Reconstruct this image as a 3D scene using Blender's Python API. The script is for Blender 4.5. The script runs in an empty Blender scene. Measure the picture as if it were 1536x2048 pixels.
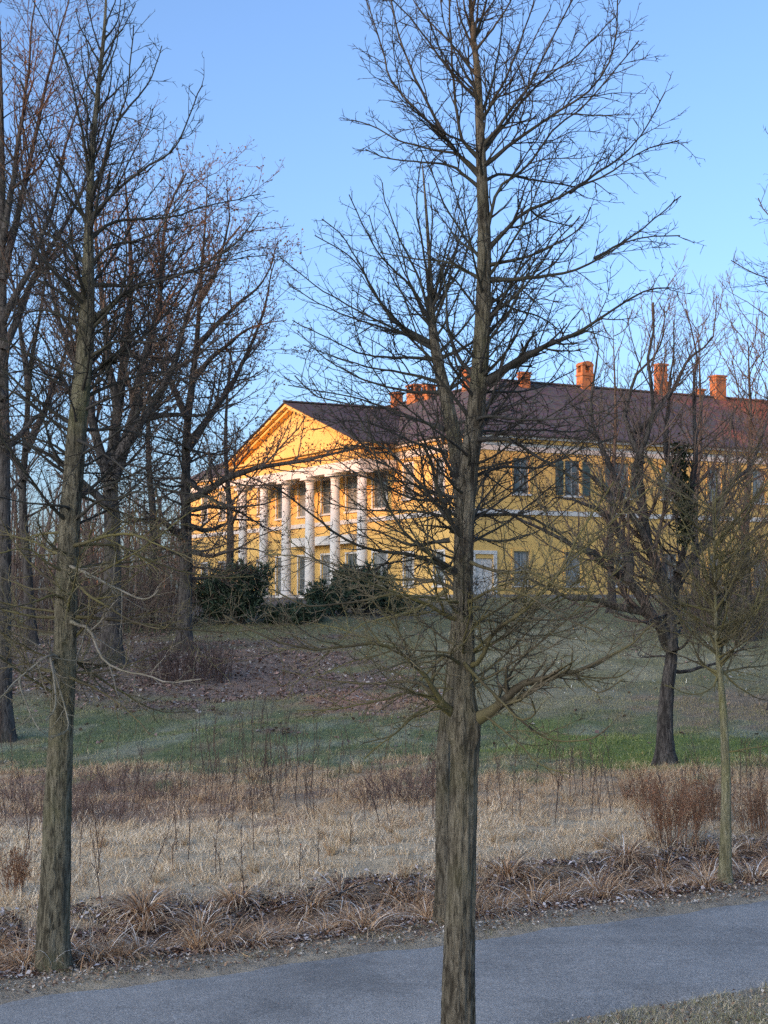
import bpy, bmesh, math
import numpy as np
from mathutils import Vector

# ------------------------------------------------------------------ camera, sky, sun, exposure
scene = bpy.context.scene
COL = scene.collection
CAM_Z = 3.8
FPX = 3075.0
PITCH = math.radians(3.18)
cam_data = bpy.data.cameras.new("camera")
cam = bpy.data.objects.new("camera", cam_data)
COL.objects.link(cam)
cam_data.sensor_fit = 'VERTICAL'
cam_data.sensor_height = 36.0
cam_data.lens = 36.0 * FPX / 2048.0
cam_data.clip_start = 0.1
cam_data.clip_end = 12000
cam.location = (0, 0, CAM_Z)
cam.rotation_euler = (math.pi / 2 + PITCH, 0, 0)
scene.camera = cam

SUN_EL = math.radians(15.0)
SUN_H = np.array([-0.72, -0.694])               # horizontal direction towards the sun
SUN_H = SUN_H / np.linalg.norm(SUN_H)
world = bpy.data.worlds.new("World")
scene.world = world
world.use_nodes = True
wn = world.node_tree
wn.nodes.clear()
wo = wn.nodes.new('ShaderNodeOutputWorld')
bg = wn.nodes.new('ShaderNodeBackground')
sky = wn.nodes.new('ShaderNodeTexSky')
sky.sky_type = 'NISHITA'
sky.sun_disc = False
sky.sun_elevation = SUN_EL
sky.sun_rotation = math.atan2(SUN_H[0], SUN_H[1])
sky.altitude = 100
sky.air_density = 0.72
sky.dust_density = 3.3
sky.ozone_density = 3.3
bg.inputs['Strength'].default_value = 0.15
wn.links.new(sky.outputs[0], bg.inputs['Color'])
wn.links.new(bg.outputs[0], wo.inputs['Surface'])

sd = bpy.data.lights.new("sun", 'SUN')
sd.energy = 1.55
sd.angle = math.radians(0.5)
sd.color = (1.0, 0.38, 0.07)
sun = bpy.data.objects.new("sun", sd)
COL.objects.link(sun)
sv = Vector((SUN_H[0] * math.cos(SUN_EL), SUN_H[1] * math.cos(SUN_EL), math.sin(SUN_EL)))
sun.rotation_euler = sv.to_track_quat('Z', 'Y').to_euler()
sun.location = (-40, -40, 60)

scene.view_settings.view_transform = 'Standard'
scene.view_settings.look = 'None'
scene.view_settings.gamma = 1.0
scene.view_settings.use_curve_mapping = False
scene.view_settings.exposure = 1.32
scene.render.engine = 'CYCLES'
scene.cycles.max_bounces = 6
scene.cycles.use_denoising = False
scene.cycles.use_adaptive_sampling = False
scene.cycles.use_light_tree = False

# ------------------------------------------------------------------ helpers: pixels of the survey -> points of the place
def ray(px, py):
    x = (px - 768.0) / FPX
    y = -(py - 1024.0) / FPX
    c, s = math.cos(PITCH), math.sin(PITCH)
    d = np.array([x, c - y * s, s + y * c])
    return d / d[1]

def at(px, py, Y):
    return np.array([0, 0, CAM_Z]) + ray(px, py) * Y

RN = np.array([-0.5, 0.8660254])                # across the road
RD = np.array([0.8660254, 0.5])                 # along the road
C_NEAR, C_FAR = 11.39, 14.67

def smooth(e0, e1, x):
    t = np.clip((x - e0) / (e1 - e0), 0, 1)
    return t * t * (3 - 2 * t)

_nr = np.random.default_rng(11)
_nw = [(_nr.normal(size=2), _nr.uniform(0, 6.28)) for _ in range(28)]
def wave_noise(x, y, scale):
    """smooth pseudo noise, about -1..1, feature size 'scale' metres"""
    out = 0
    for k, (d, ph) in enumerate(_nw):
        f = (0.6 + 0.12 * k) / scale
        dd = d / (np.hypot(*d) + 1e-6)
        out = out + np.sin((x * dd[0] + y * dd[1]) * f * 2.0 + ph + 1.7 * k)
    return out / 5.5

def ground_z(x, y):
    x = np.asarray(x, float); y = np.asarray(y, float)
    c = x * RN[0] + y * RN[1]
    z = 3.62 * smooth(34, 84, y)
    z = z + 0.10 * wave_noise(x, y, 5.0) * smooth(19, 26, c) * (1 - 0.8 * smooth(70, 84, y))
    z = z + 0.035 * wave_noise(x + 31, y - 7, 0.9) * smooth(15.0, 17.0, c) * (1 - smooth(40, 60, y))
    ditch = np.exp(-((c - 16.9) / 0.75) ** 2)
    z = z - 0.42 * ditch
    z = z + 0.10 * smooth(17.5, 19.5, c)
    road = smooth(C_NEAR - 0.12, C_NEAR + 0.12, c) * (1 - smooth(C_FAR - 0.12, C_FAR + 0.12, c))
    z = z - 0.05 * road + 0.02 * (1 - road) + 0.012 * wave_noise(x, y, 0.45) * (1 - road)
    z = z + 2.15 * smooth(9.0, 1.0, c) * (1 - smooth(26, 40, y))
    return z

def ground_hit(px, py):
    d = ray(px, py)
    Y = np.arange(6.0, 130.0, 0.02)
    g = ground_z(d[0] * Y, Y)
    h = CAM_Z + d[2] * Y
    i = int(np.argmax(h < g))
    if not (h < g).any():
        i = len(Y) - 1
    return np.array([d[0] * Y[i], Y[i], g[i]])

# ------------------------------------------------------------------ helpers: objects
def put(o, parent=None):
    COL.objects.link(o)
    if parent is not None:
        o.parent = parent
    return o

def tag(o, label=None, cat=None, group=None, kind=None):
    if label: o['label'] = label
    if cat: o['category'] = cat
    if group: o['group'] = group
    if kind: o['kind'] = kind
    return o

def thing(name, loc, label, cat, group=None, rz=0.0):
    o = bpy.data.objects.new(name, None)
    o.empty_display_size = 0.3
    o.location = [float(v) for v in loc]
    o.rotation_euler = (0, 0, rz)
    put(o)
    return tag(o, label, cat, group)

def np_mesh(name, V, F, mat, smooth_shade=False, col=None):
    """V (n,3); F list of (m,k) index arrays with k corners each"""
    me = bpy.data.meshes.new(name)
    V = np.ascontiguousarray(V, dtype=np.float32)
    if not isinstance(F, list): F = [F]
    F = [np.asarray(f, dtype=np.int32) for f in F if len(f)]
    nl = sum(f.size for f in F); nf = sum(len(f) for f in F)
    me.vertices.add(len(V)); me.vertices.foreach_set('co', V.ravel())
    me.loops.add(nl); me.loops.foreach_set('vertex_index', np.concatenate([f.ravel() for f in F]))
    tot = np.concatenate([np.full(len(f), f.shape[1], np.int32) for f in F])
    st = np.concatenate([[0], np.cumsum(tot)[:-1]]).astype(np.int32)
    me.polygons.add(nf); me.polygons.foreach_set('loop_start', st); me.polygons.foreach_set('loop_total', tot)
    if smooth_shade:
        me.polygons.foreach_set('use_smooth', np.ones(nf, dtype=bool))
    me.update(calc_edges=True)
    if col is not None:
        a = me.color_attributes.new('tint', 'FLOAT_COLOR', 'POINT')
        c4 = np.ones((len(V), 4), np.float32); c4[:, :3] = col
        a.data.foreach_set('color', c4.ravel())
    me.materials.append(mat)
    return me

def part(name, me, parent=None):
    return put(bpy.data.objects.new(name, me), parent)

class MB:
    """collects boxes, prisms and lathes into one mesh"""
    def __init__(self): self.v = []; self.f = []
    def poly(self, pts):
        n = len(self.v); self.v += [tuple(map(float, p)) for p in pts]; self.f.append(list(range(n, n + len(pts))))
    def box(self, x0, y0, z0, x1, y1, z1):
        n = len(self.v)
        self.v += [(x0,y0,z0),(x1,y0,z0),(x1,y1,z0),(x0,y1,z0),(x0,y0,z1),(x1,y0,z1),(x1,y1,z1),(x0,y1,z1)]
        for q in ((0,3,2,1),(4,5,6,7),(0,1,5,4),(1,2,6,5),(2,3,7,6),(3,0,4,7)):
            self.f.append([n + i for i in q])
    def prism(self, a, b):
        """two equal outlines a, b (lists of points) joined"""
        n = len(self.v); k = len(a)
        self.v += [tuple(map(float, p)) for p in a] + [tuple(map(float, p)) for p in b]
        self.f.append([n + i for i in range(k)][::-1]); self.f.append([n + k + i for i in range(k)])
        for i in range(k):
            j = (i + 1) % k
            self.f.append([n + i, n + j, n + k + j, n + k + i])
    def lathe(self, cx, cy, prof, sides=20):
        n = len(self.v)
        for r, z in prof:
            for s in range(sides):
                a = 2 * math.pi * s / sides
                self.v.append((cx + r * math.cos(a), cy + r * math.sin(a), z))
        for i in range(len(prof) - 1):
            for s in range(sides):
                t = (s + 1) % sides
                self.f.append([n + i*sides + s, n + i*sides + t, n + (i+1)*sides + t, n + (i+1)*sides + s])
        self.f.append([n + s for s in range(sides)][::-1])
        self.f.append([n + (len(prof)-1)*sides + s for s in range(sides)])
    def mesh(self, name, mat, bevel=0.0):
        me = bpy.data.meshes.new(name)
        me.from_pydata(self.v, [], self.f)
        bm = bmesh.new(); bm.from_mesh(me)
        bmesh.ops.recalc_face_normals(bm, faces=bm.faces)
        if bevel:
            bmesh.ops.bevel(bm, geom=list(bm.edges), offset=bevel, segments=1, affect='EDGES', clamp_overlap=True)
        bm.to_mesh(me); bm.free()
        me.materials.append(mat)
        return me
    def build(self, name, mat, parent=None, bevel=0.0):
        return part(name, self.mesh(name, mat, bevel), parent)

# ------------------------------------------------------------------ helpers: materials
class NT:
    def __init__(self, name):
        self.m = bpy.data.materials.new(name); self.m.use_nodes = True
        self.t = self.m.node_tree; self.p = self.t.nodes['Principled BSDF']
        self._co = None
    def n(self, typ, **kw):
        nd = self.t.nodes.new(typ)
        for k, v in kw.items():
            if k in nd.inputs: nd.inputs[k].default_value = v
            else: setattr(nd, k, v)
        return nd
    def l(self, a, b): self.t.links.new(a, b)
    def coord(self, scale=(1, 1, 1), rot=(0, 0, 0)):
        if self._co is None: self._co = self.n('ShaderNodeTexCoord')
        mp = self.n('ShaderNodeMapping'); mp.inputs['Scale'].default_value = scale; mp.inputs['Rotation'].default_value = rot
        self.l(self._co.outputs['Object'], mp.inputs[0]); return mp.outputs[0]
    def noise(self, scale, detail=5, rough=0.55, vec=None, dist=0.0):
        nd = self.n('ShaderNodeTexNoise'); nd.inputs['Scale'].default_value = scale
        nd.inputs['Detail'].default_value = detail; nd.inputs['Roughness'].default_value = rough; nd.inputs['Distortion'].default_value = dist
        self.l(vec if vec is not None else self.coord(), nd.inputs['Vector']); return nd.outputs['Fac']
    def ramp(self, fac, stops):
        r = self.n('ShaderNodeValToRGB'); e = r.color_ramp.elements
        while len(e) < len(stops): e.new(0.5)
        for el, (pos, c) in zip(e, stops):
            el.position = pos; el.color = (c[0], c[1], c[2], 1) if not np.isscalar(c) else (c, c, c, 1)
        self.l(fac, r.inputs[0]); return r.outputs['Color']
    def mix(self, fac, a, b, mode='MIX'):
        m = self.n('ShaderNodeMix'); m.data_type = 'RGBA'; m.blend_type = mode
        for sock, v in ((m.inputs[0], fac), (m.inputs[6], a), (m.inputs[7], b)):
            if hasattr(v, 'node'): self.l(v, sock)
            elif np.isscalar(v): sock.default_value = v
            else: sock.default_value = (v[0], v[1], v[2], 1)
        return m.outputs[2]
    def math(self, op, a, b=0.0):
        m = self.n('ShaderNodeMath', operation=op)
        for s, v in ((m.inputs[0], a), (m.inputs[1], b)):
            if hasattr(v, 'node'): self.l(v, s)
            else: s.default_value = v
        return m.outputs[0]
    def bump(self, h, strength=0.5, dist=0.02):
        b = self.n('ShaderNodeBump'); b.inputs['Strength'].default_value = strength; b.inputs['Distance'].default_value = dist
        self.l(h, b.inputs['Height']); self.l(b.outputs[0], self.p.inputs['Normal'])
    def out(self, colour, rough=0.8, spec=0.3):
        if hasattr(colour, 'node'): self.l(colour, self.p.inputs['Base Color'])
        else: self.p.inputs['Base Color'].default_value = (*colour, 1)
        if hasattr(rough, 'node'): self.l(rough, self.p.inputs['Roughness'])
        else: self.p.inputs['Roughness'].default_value = rough
        self.p.inputs['Specular IOR Level'].default_value = spec
        return self.m

def mat_bark(name, dark, mid, pale, moss, moss_amt, sc=1.0):
    t = NT(name)
    f = t.noise(1.0, 7, 0.62, t.coord((34 * sc, 34 * sc, 6.0 * sc)), 0.9)       # furrows
    f1 = t.noise(1.0, 6, 0.6, t.coord((8 * sc, 8 * sc, 1.7 * sc)), 1.0)         # broad plates
    f2 = t.noise(4.0 * sc, 6, 0.65)
    f3 = t.noise(75.0 * sc, 3, 0.6)
    c = t.ramp(f, [(0.38, dark), (0.49, mid), (0.72, pale)])
    c = t.mix(t.ramp(f1, [(0.36, 0.95), (0.50, 0)]), c, dark)
    c = t.mix(t.ramp(f2, [(0.56, 0), (0.74, 0.6)]), c, pale)
    mf = t.math('MULTIPLY', t.ramp(t.noise(1.5 * sc, 5, 0.6), [(0.48, 0), (0.72, 1)]), moss_amt)
    c = t.mix(mf, c, moss)
    c = t.mix(t.ramp(f3, [(0.70, 0), (0.76, 0.6)]), c, (0.40, 0.40, 0.37))
    h = t.math('ADD', f, t.math('ADD', t.math('MULTIPLY', f1, 1.2), t.math('MULTIPLY', f3, 0.2)))
    t.bump(h, 1.0, 0.035)
    return t.out(c, 0.92, 0.12)

def mat_twig(name, a, b, moss=None, amt=0.0):
    t = NT(name)
    c = t.mix(t.ramp(t.noise(3.0, 4), [(0.35, 0), (0.65, 1)]), a, b)
    if moss is not None:
        c = t.mix(t.math('MULTIPLY', t.ramp(t.noise(1.3, 4, 0.6), [(0.42, 0), (0.62, 1)]), amt), c, moss)
    t.bump(t.noise(60, 3), 0.4, 0.005)
    return t.out(c, 0.75, 0.25)

def mat_tint(name, rough=0.85, jitter=0.25, sc=9.0, trans=0.0):
    """colour comes from the mesh's own tint attribute, broken up by fine noise"""
    t = NT(name)
    a = t.n('ShaderNodeVertexColor'); a.layer_name = 'tint'
    f = t.noise(sc, 5, 0.65)
    c = t.mix(1.0, a.outputs['Color'], t.ramp(f, [(0.25, 1 - jitter), (0.75, 1 + jitter)]), 'MULTIPLY')
    return t.out(c, rough, 0.15)

M = {}
M['bark'] = mat_bark('grey_bark', (0.048, 0.040, 0.029), (0.167, 0.143, 0.102), (0.271, 0.237, 0.173), (0.167, 0.158, 0.075), 0.45)
M['bark_left'] = mat_bark('green_grey_bark', (0.051, 0.045, 0.031), (0.173, 0.153, 0.104), (0.286, 0.254, 0.178), (0.176, 0.173, 0.084), 0.6)
M['bark_young'] = mat_bark('young_bark', (0.144, 0.132, 0.074), (0.252, 0.230, 0.137), (0.372, 0.339, 0.231), (0.276, 0.270, 0.084), 0.6)
M['bark_old'] = mat_bark('old_dark_bark', (0.030, 0.026, 0.024), (0.089, 0.078, 0.068), (0.176, 0.156, 0.138), (0.095, 0.094, 0.056), 0.3, 0.6)
M['limb'] = mat_twig('limb_bark', (0.031, 0.028, 0.023), (0.063, 0.058, 0.048), (0.071, 0.071, 0.039), 0.45)
M['limb_moss'] = mat_twig('algae_limb_bark', (0.065, 0.053, 0.033), (0.135, 0.111, 0.066), (0.216, 0.193, 0.058), 0.55)
M['limb_pale'] = mat_twig('pale_limb_bark', (0.17, 0.15, 0.115), (0.31, 0.28, 0.225), (0.19, 0.185, 0.10), 0.4)
M['twig'] = mat_twig('twig_bark', (0.028, 0.022, 0.018), (0.059, 0.048, 0.036))
M['twig_moss'] = mat_twig('algae_twig_bark', (0.114, 0.094, 0.061), (0.210, 0.175, 0.119), (0.264, 0.236, 0.094), 0.45)
M['twig_far'] = mat_twig('far_twig_bark', (0.098, 0.070, 0.055), (0.187, 0.137, 0.104))
M['twig_red'] = mat_twig('reddish_twig_bark', (0.085, 0.055, 0.040), (0.16, 0.105, 0.075))
M['tint'] = mat_tint('plant_tint')
# ------------------------------------------------------------------ ground
P_GREEN = ground_hit(1330, 1500); P_RED = ground_hit(745, 1405); P_LEAF = ground_hit(500, 1350)
P_RB = ground_hit(200, 1605); P_FROST = ground_hit(1100, 1300); P_FROST2 = ground_hit(1060, 1400)
P_LEAF2 = ground_hit(120, 1330); P_LEAF3 = ground_hit(1480, 1420)

def blob(x, y, p, rx, ry):
    n = 0.35 * wave_noise(x, y, min(rx, ry) * 0.5)
    d = np.sqrt(((x - p[0]) / rx) ** 2 + ((y - p[1]) / ry) ** 2) + n
    return 1 - smooth(0.6, 1.15, d)

def lerp(a, b, t): return a * (1 - t[..., None]) + np.array(b) * t[..., None]

def zone_colour(x, y):
    c = x * RN[0] + y * RN[1]
    n = wave_noise(x, y, 1.5); nf = wave_noise(x + 9, y, 0.5)
    col = np.zeros(x.shape + (3,)) + np.array([0.20, 0.182, 0.155])
    col = lerp(col, (0.27, 0.245, 0.19), smooth(-0.5, 0.9, nf) * 0.6)
    col = lerp(col, (0.21, 0.195, 0.125), (1 - smooth(9.0, 11.2, c + 0.5 * n)) * 0.6)
    col = lerp(col, (0.095, 0.068, 0.06), smooth(15.05, 15.5, c + 0.2 * nf))                   # ditch litter
    col = lerp(col, (0.35, 0.295, 0.215), smooth(17.2, 18.6, c + 0.35 * n))                    # bleached grass
    col = lerp(col, (0.23, 0.165, 0.11), smooth(24.5, 30, y + 2.2 * n + 1.0 * nf) * 0.75)
    col = lerp(col, (0.15, 0.10, 0.08), blob(x, y, P_RB, 4.5, 3.0) * 0.8)
    col = lerp(col, (0.080, 0.103, 0.050), smooth(30.8, 34.8, y + 1.6 * n + 1.3 * nf))                    # green strip
    col = lerp(col, (0.155, 0.125, 0.085), smooth(0.15, 0.9, wave_noise(x + 40, y * 0.7, 1.3) + 0.4 * nf) * smooth(31, 34, y) * 0.65)
    col = lerp(col, (0.17, 0.185, 0.145), smooth(0.2, 0.9, wave_noise(x - 17, y * 0.7, 1.9) + 0.3 * nf) * smooth(31, 34, y) * 0.6)
    col = lerp(col, (0.088, 0.122, 0.030), blob(x, y, P_GREEN, 4.2, 4.5) * smooth(31, 34, y))
    col = lerp(col, (0.118, 0.118, 0.072), smooth(41, 47, y + 2.8 * n + 1.2 * nf) * 0.9)
    col = lerp(col, (0.108, 0.110, 0.058), smooth(47, 55, y + 3.5 * n))                        # frosted slope
    col = lerp(col, (0.185, 0.18, 0.125), blob(x, y, P_FROST, 7, 9) * (0.2 + 0.6 * np.clip(0.4 + wave_noise(x, y * 0.6, 1.4), 0, 1)))
    col = lerp(col, (0.155, 0.15, 0.105), blob(x, y, P_FROST2, 5, 3) * 0.8)
    col = lerp(col, (0.125, 0.092, 0.082), blob(x, y, P_LEAF, 4.6, 9.0) * 0.9)
    col = lerp(col, (0.105, 0.085, 0.075), blob(x, y, P_LEAF2, 7, 12.0) * 0.9)
    col = lerp(col, (0.15, 0.118, 0.09), blob(x, y, P_LEAF3, 3, 4.0) * 0.8)
    col = lerp(col, (0.215, 0.13, 0.10), blob(x, y, P_RED, 2.2, 2.6) * 0.8)
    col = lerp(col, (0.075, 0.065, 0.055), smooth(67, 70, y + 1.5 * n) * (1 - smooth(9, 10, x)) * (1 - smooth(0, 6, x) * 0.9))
    return np.minimum(col * np.array([2.15, 1.95, 1.66]), 0.75)

def axis(fine0, fine1, step, lo, hi, g=1.16):
    a = list(np.arange(fine0, fine1 + 1e-6, step)); s = step
    while a[-1] < hi: s *= g; a.append(a[-1] + s)
    s = step; b = []
    x = fine0
    while x > lo: s *= g; x -= s; b.append(x)
    return np.array(b[::-1] + a)

gx = axis(-12, 13, 0.2, -3500, 3500)
gy1 = np.arange(2, 36, 0.2); gy2 = np.arange(36, 90, 0.45)
gy = np.concatenate([axis(2, 2.2, 0.2, -1500, 2.3)[:-1], gy1[1:], gy2]); 
s = 0.45; ext = []
yv = gy[-1]
while yv < 6000: s *= 1.2; yv += s; ext.append(yv)
gy = np.concatenate([gy, ext]); gy = np.unique(np.round(gy, 4))
GX, GY = np.meshgrid(gx, gy)
near = (np.abs(GX) < 60) & (GY < 140) & (GY > -10)
GZ = ground_z(GX, GY) 
V = np.stack([GX, GY, GZ], -1).reshape(-1, 3)
ny, nx = GX.shape
I = np.arange(ny * nx).reshape(ny, nx)
Fq = np.stack([I[:-1, :-1], I[:-1, 1:], I[1:, 1:], I[1:, :-1]], -1).reshape(-1, 4)
t = NT('earth_and_turf')
a_ = t.n('ShaderNodeVertexColor'); a_.layer_name = 'tint'
f1 = t.noise(4.0, 8, 0.7); f2 = t.noise(34.0, 4, 0.75)
c_ = t.mix(1.0, a_.outputs['Color'], t.ramp(f1, [(0.3, 0.6), (0.7, 1.35)]), 'MULTIPLY')
c_ = t.mix(t.ramp(f2, [(0.54, 0), (0.66, 0.65)]), c_, (0.46, 0.43, 0.39))
c_ = t.mix(t.ramp(f2, [(0.34, 0.75), (0.46, 0.0)]), c_, (0.06, 0.05, 0.04))
t.bump(t.math('ADD', f1, t.math('MULTIPLY', f2, 0.5)), 1.0, 0.06)
M['ground'] = t.out(c_, 0.95, 0.1)
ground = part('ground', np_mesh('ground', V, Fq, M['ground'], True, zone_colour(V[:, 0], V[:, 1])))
tag(ground, kind='structure')

# ------------------------------------------------------------------ road: one strip with ragged edges
t = NT('frosted_asphalt')
f1 = t.noise(0.55, 5, 0.6); f2 = t.noise(55, 3, 0.75); f3 = t.noise(9, 6, 0.7)
va = t.coord((0.25, 2.2, 1), (0, 0, -math.radians(30)))
f4 = t.noise(1.2, 5, 0.6, va)
c_ = t.ramp(f2, [(0.34, (0.20, 0.186, 0.165)), (0.5, (0.34, 0.317, 0.28)), (0.66, (0.52, 0.487, 0.435))])
c_ = t.mix(1.0, c_, t.ramp(f1, [(0.32, 0.72), (0.5, 1.0), (0.68, 1.15)]), 'MULTIPLY')
c_ = t.mix(1.0, c_, t.ramp(f4, [(0.3, 0.93), (0.7, 1.06)]), 'MULTIPLY')
c_ = t.mix(1.0, c_, t.ramp(f3, [(0.3, 0.85), (0.7, 1.15)]), 'MULTIPLY')
t.bump(t.math('ADD', f2, t.math('MULTIPLY', f3, 0.8)), 0.8, 0.012)
M['asphalt'] = t.out(c_, 0.82, 0.3)
uu = np.concatenate([np.arange(-120, -6, 2.0), np.arange(-6, 30, 0.12), np.arange(30, 160, 2.0)])
rng = np.random.default_rng(3)
prof = np.linspace(0, 1, 13)
nz = lambda s: 0.05 * np.sin(uu * 2.1 + s) + 0.035 * np.sin(uu * 5.3 + 2 * s) + rng.normal(0, 0.018, len(uu))
e0, e1 = C_NEAR + nz(1.0), C_FAR + nz(4.0)
cc = e0[:, None] * (1 - prof) + e1[:, None] * prof
zz = 0.012 + 0.035 * (1 - (2 * prof - 1) ** 2)
zz = np.broadcast_to(zz, cc.shape).copy()
zz[:, 0] = -0.06; zz[:, -1] = -0.06
P = uu[:, None, None] * RD + cc[..., None] * RN
V = np.concatenate([P, zz[..., None]], -1).reshape(-1, 3)
I = np.arange(V.shape[0]).reshape(len(uu), 13)
Fq = np.stack([I[:-1, :-1], I[1:, :-1], I[1:, 1:], I[:-1, 1:]], -1).reshape(-1, 4)[:, ::-1]
road = part('road', np_mesh('road', V, Fq, M['asphalt'], True)); tag(road, kind='structure')

# ------------------------------------------------------------------ unseen ridge added behind the viewer, shaped to block the low sun
PERP = np.array([-SUN_H[1] * -1, SUN_H[0] * -1]); PERP = np.array([-0.694, 0.72]) / np.hypot(0.694, 0.72)
vv = np.arange(-60, 150, 1.3); ww = np.linspace(-110, 110, 51)
rng = np.random.default_rng(5)
BLOCKER_DIST = 260.0
sv_ = np.array([-60, 9, 12.5, 20, 26, 31, 36, 43, 45, 47.6, 50.8, 56.0, 60, 70.6, 90, 150]); sw_ = np.array([0, 8.7, 13, 28, 20, 18, 50, 50, 31, 32, 91, 75, 64, 63.5, 70, 80])
sz_ = np.array([9, 9.2, 10.2, 10.8, 11.0, 14, 11.5, 11.5, 15.5, 15.5, 15.2, 14.0, 12.2, 11.3, 11.5, 12])       # how high the added ridge's shade reaches
crest = np.interp(vv, sv_, sz_ + (BLOCKER_DIST + sw_) * math.tan(SUN_EL))
crest = crest * np.interp(vv, [-60, -2], [0.1, 1.0]) * np.interp(vv, [108, 150], [1.0, 0.2])
crest = crest + 0.3 * rng.normal(size=len(vv)) 
VV, WW = np.meshgrid(vv, ww, indexing='ij')
HZ = crest[:, None] * np.exp(-(WW / 40.0) ** 2) - 1.5
HZ += (0.35 * rng.normal(size=HZ.shape)) * (np.abs(WW) > 3)
ctr = SUN_H * BLOCKER_DIST
PP = ctr + VV[..., None] * PERP + WW[..., None] * SUN_H
V = np.concatenate([PP, HZ[..., None]], -1).reshape(-1, 3)
I = np.arange(V.shape[0]).reshape(VV.shape)
Fq = np.stack([I[:-1, :-1], I[1:, :-1], I[1:, 1:], I[:-1, 1:]], -1).reshape(-1, 4)
t = NT('sun_blocker_brown'); M['slope'] = t.out(t.ramp(t.noise(0.4, 6), [(0.3, (0.05, 0.045, 0.03)), (0.7, (0.10, 0.09, 0.055))]), 0.95, 0.05)
sun_blocker = part('sun_blocker', np_mesh('sun_blocker', V, Fq, M['slope'], False)); tag(sun_blocker, kind='structure')

# ------------------------------------------------------------------ mansion
def plaster(name, base, stain, pale):
    t = NT(name)
    f = t.noise(0.55, 7, 0.65); g = t.noise(2.6, 7, 0.7, t.coord((1.6, 1.6, 0.45))); h = t.noise(30, 4)
    c = t.mix(t.ramp(f, [(0.35, 0), (0.75, 0.55)]), base, stain)
    c = t.mix(t.ramp(g, [(0.60, 0), (0.74, 0.6)]), c, pale)
    c = t.mix(t.ramp(g, [(0.27, 0.45), (0.38, 0)]), c, stain)
    t.bump(h, 0.35, 0.01)
    return t.out(c, 0.9, 0.15)
M['ochre'] = plaster('ochre_plaster', (0.82, 0.52, 0.165), (0.64, 0.40, 0.135), (0.86, 0.66, 0.36))
M['white'] = plaster('white_plaster', (0.72, 0.69, 0.63), (0.52, 0.49, 0.44), (0.80, 0.77, 0.72))
M['plinth'] = plaster('grey_plinth', (0.24, 0.22, 0.20), (0.16, 0.15, 0.14), (0.32, 0.30, 0.28))
t = NT('window_glass'); M['glass'] = t.out(t.ramp(t.noise(1.1, 3, 0.6), [(0.35, (0.045, 0.062, 0.068)), (0.65, (0.13, 0.155, 0.16))]), 0.08, 0.7)
t = NT('curtain_glass'); M['curtain'] = t.out(t.ramp(t.noise(1.0, 3, 0.5, t.coord((9, 1, 0.4))), [(0.35, (0.11, 0.13, 0.135)), (0.65, (0.30, 0.31, 0.30))]), 0.15, 0.6)
t = NT('frame_paint'); M['frame'] = t.out(t.ramp(t.noise(4, 4), [(0.3, (0.22, 0.25, 0.25)), (0.7, (0.34, 0.37, 0.36))]), 0.6, 0.3)
t = NT('shutter_paint'); M['shutter'] = t.out(t.ramp(t.noise(3, 5), [(0.3, (0.05, 0.085, 0.085)), (0.7, (0.09, 0.13, 0.125))]), 0.65, 0.3)
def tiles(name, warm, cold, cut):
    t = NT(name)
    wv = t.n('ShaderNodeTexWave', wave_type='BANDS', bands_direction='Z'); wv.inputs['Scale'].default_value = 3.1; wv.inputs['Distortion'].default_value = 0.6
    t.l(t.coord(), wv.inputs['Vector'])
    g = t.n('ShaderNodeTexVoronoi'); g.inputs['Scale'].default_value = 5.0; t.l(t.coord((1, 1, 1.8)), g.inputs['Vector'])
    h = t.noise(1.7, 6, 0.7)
    sx = t.n('ShaderNodeSeparateXYZ'); t.l(t.coord(), sx.inputs[0])       # shade painted as grey on the near roof, sunlit red farther along
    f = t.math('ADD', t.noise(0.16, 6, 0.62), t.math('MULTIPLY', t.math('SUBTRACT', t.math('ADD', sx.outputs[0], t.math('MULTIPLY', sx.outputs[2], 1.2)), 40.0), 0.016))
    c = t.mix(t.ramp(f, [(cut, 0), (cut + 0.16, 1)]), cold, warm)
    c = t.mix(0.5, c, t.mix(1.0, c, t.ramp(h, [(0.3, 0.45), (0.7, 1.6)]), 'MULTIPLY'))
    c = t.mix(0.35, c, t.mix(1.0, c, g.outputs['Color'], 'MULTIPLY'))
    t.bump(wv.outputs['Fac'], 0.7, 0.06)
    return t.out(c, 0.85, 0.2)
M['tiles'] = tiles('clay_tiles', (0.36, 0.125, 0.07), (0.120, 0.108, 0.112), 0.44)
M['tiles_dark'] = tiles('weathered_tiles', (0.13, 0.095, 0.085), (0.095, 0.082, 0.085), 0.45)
t = NT('chimney_brick')
bk = t.n('ShaderNodeTexBrick'); bk.inputs['Scale'].default_value = 1.0
bk.inputs['Color1'].default_value = (0.52, 0.18, 0.05, 1); bk.inputs['Color2'].default_value = (0.42, 0.135, 0.045, 1); bk.inputs['Mortar'].default_value = (0.34, 0.20, 0.13, 1)
bk.inputs['Brick Width'].default_value = 0.25; bk.inputs['Row Height'].default_value = 0.08; bk.inputs['Mortar Size'].default_value = 0.012
mp = t.coord((1, 1, 1), (math.pi / 2, 0, math.radians(12)))
t.l(mp, bk.inputs['Vector'])
c_ = t.mix(1.0, bk.outputs['Color'], t.ramp(t.noise(3, 5), [(0.3, 0.7), (0.7, 1.25)]), 'MULTIPLY')
M['brick'] = t.out(c_, 0.9, 0.15)
t = NT('roof_edge_wood'); M['edge'] = t.out((0.13, 0.085, 0.06), 0.8, 0.2)

BX, BY, BZ = 4.78, 88.0, 3.55
mansion = thing('mansion', (BX, BY, BZ), 'two-storey ochre mansion with white columned portico and red roof on the rise', 'mansion', rz=math.atan2(0.477, 0.879))
EAVE = 9.75
LR, LL, DEP = 46.0, 44.0, 14.0

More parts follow.
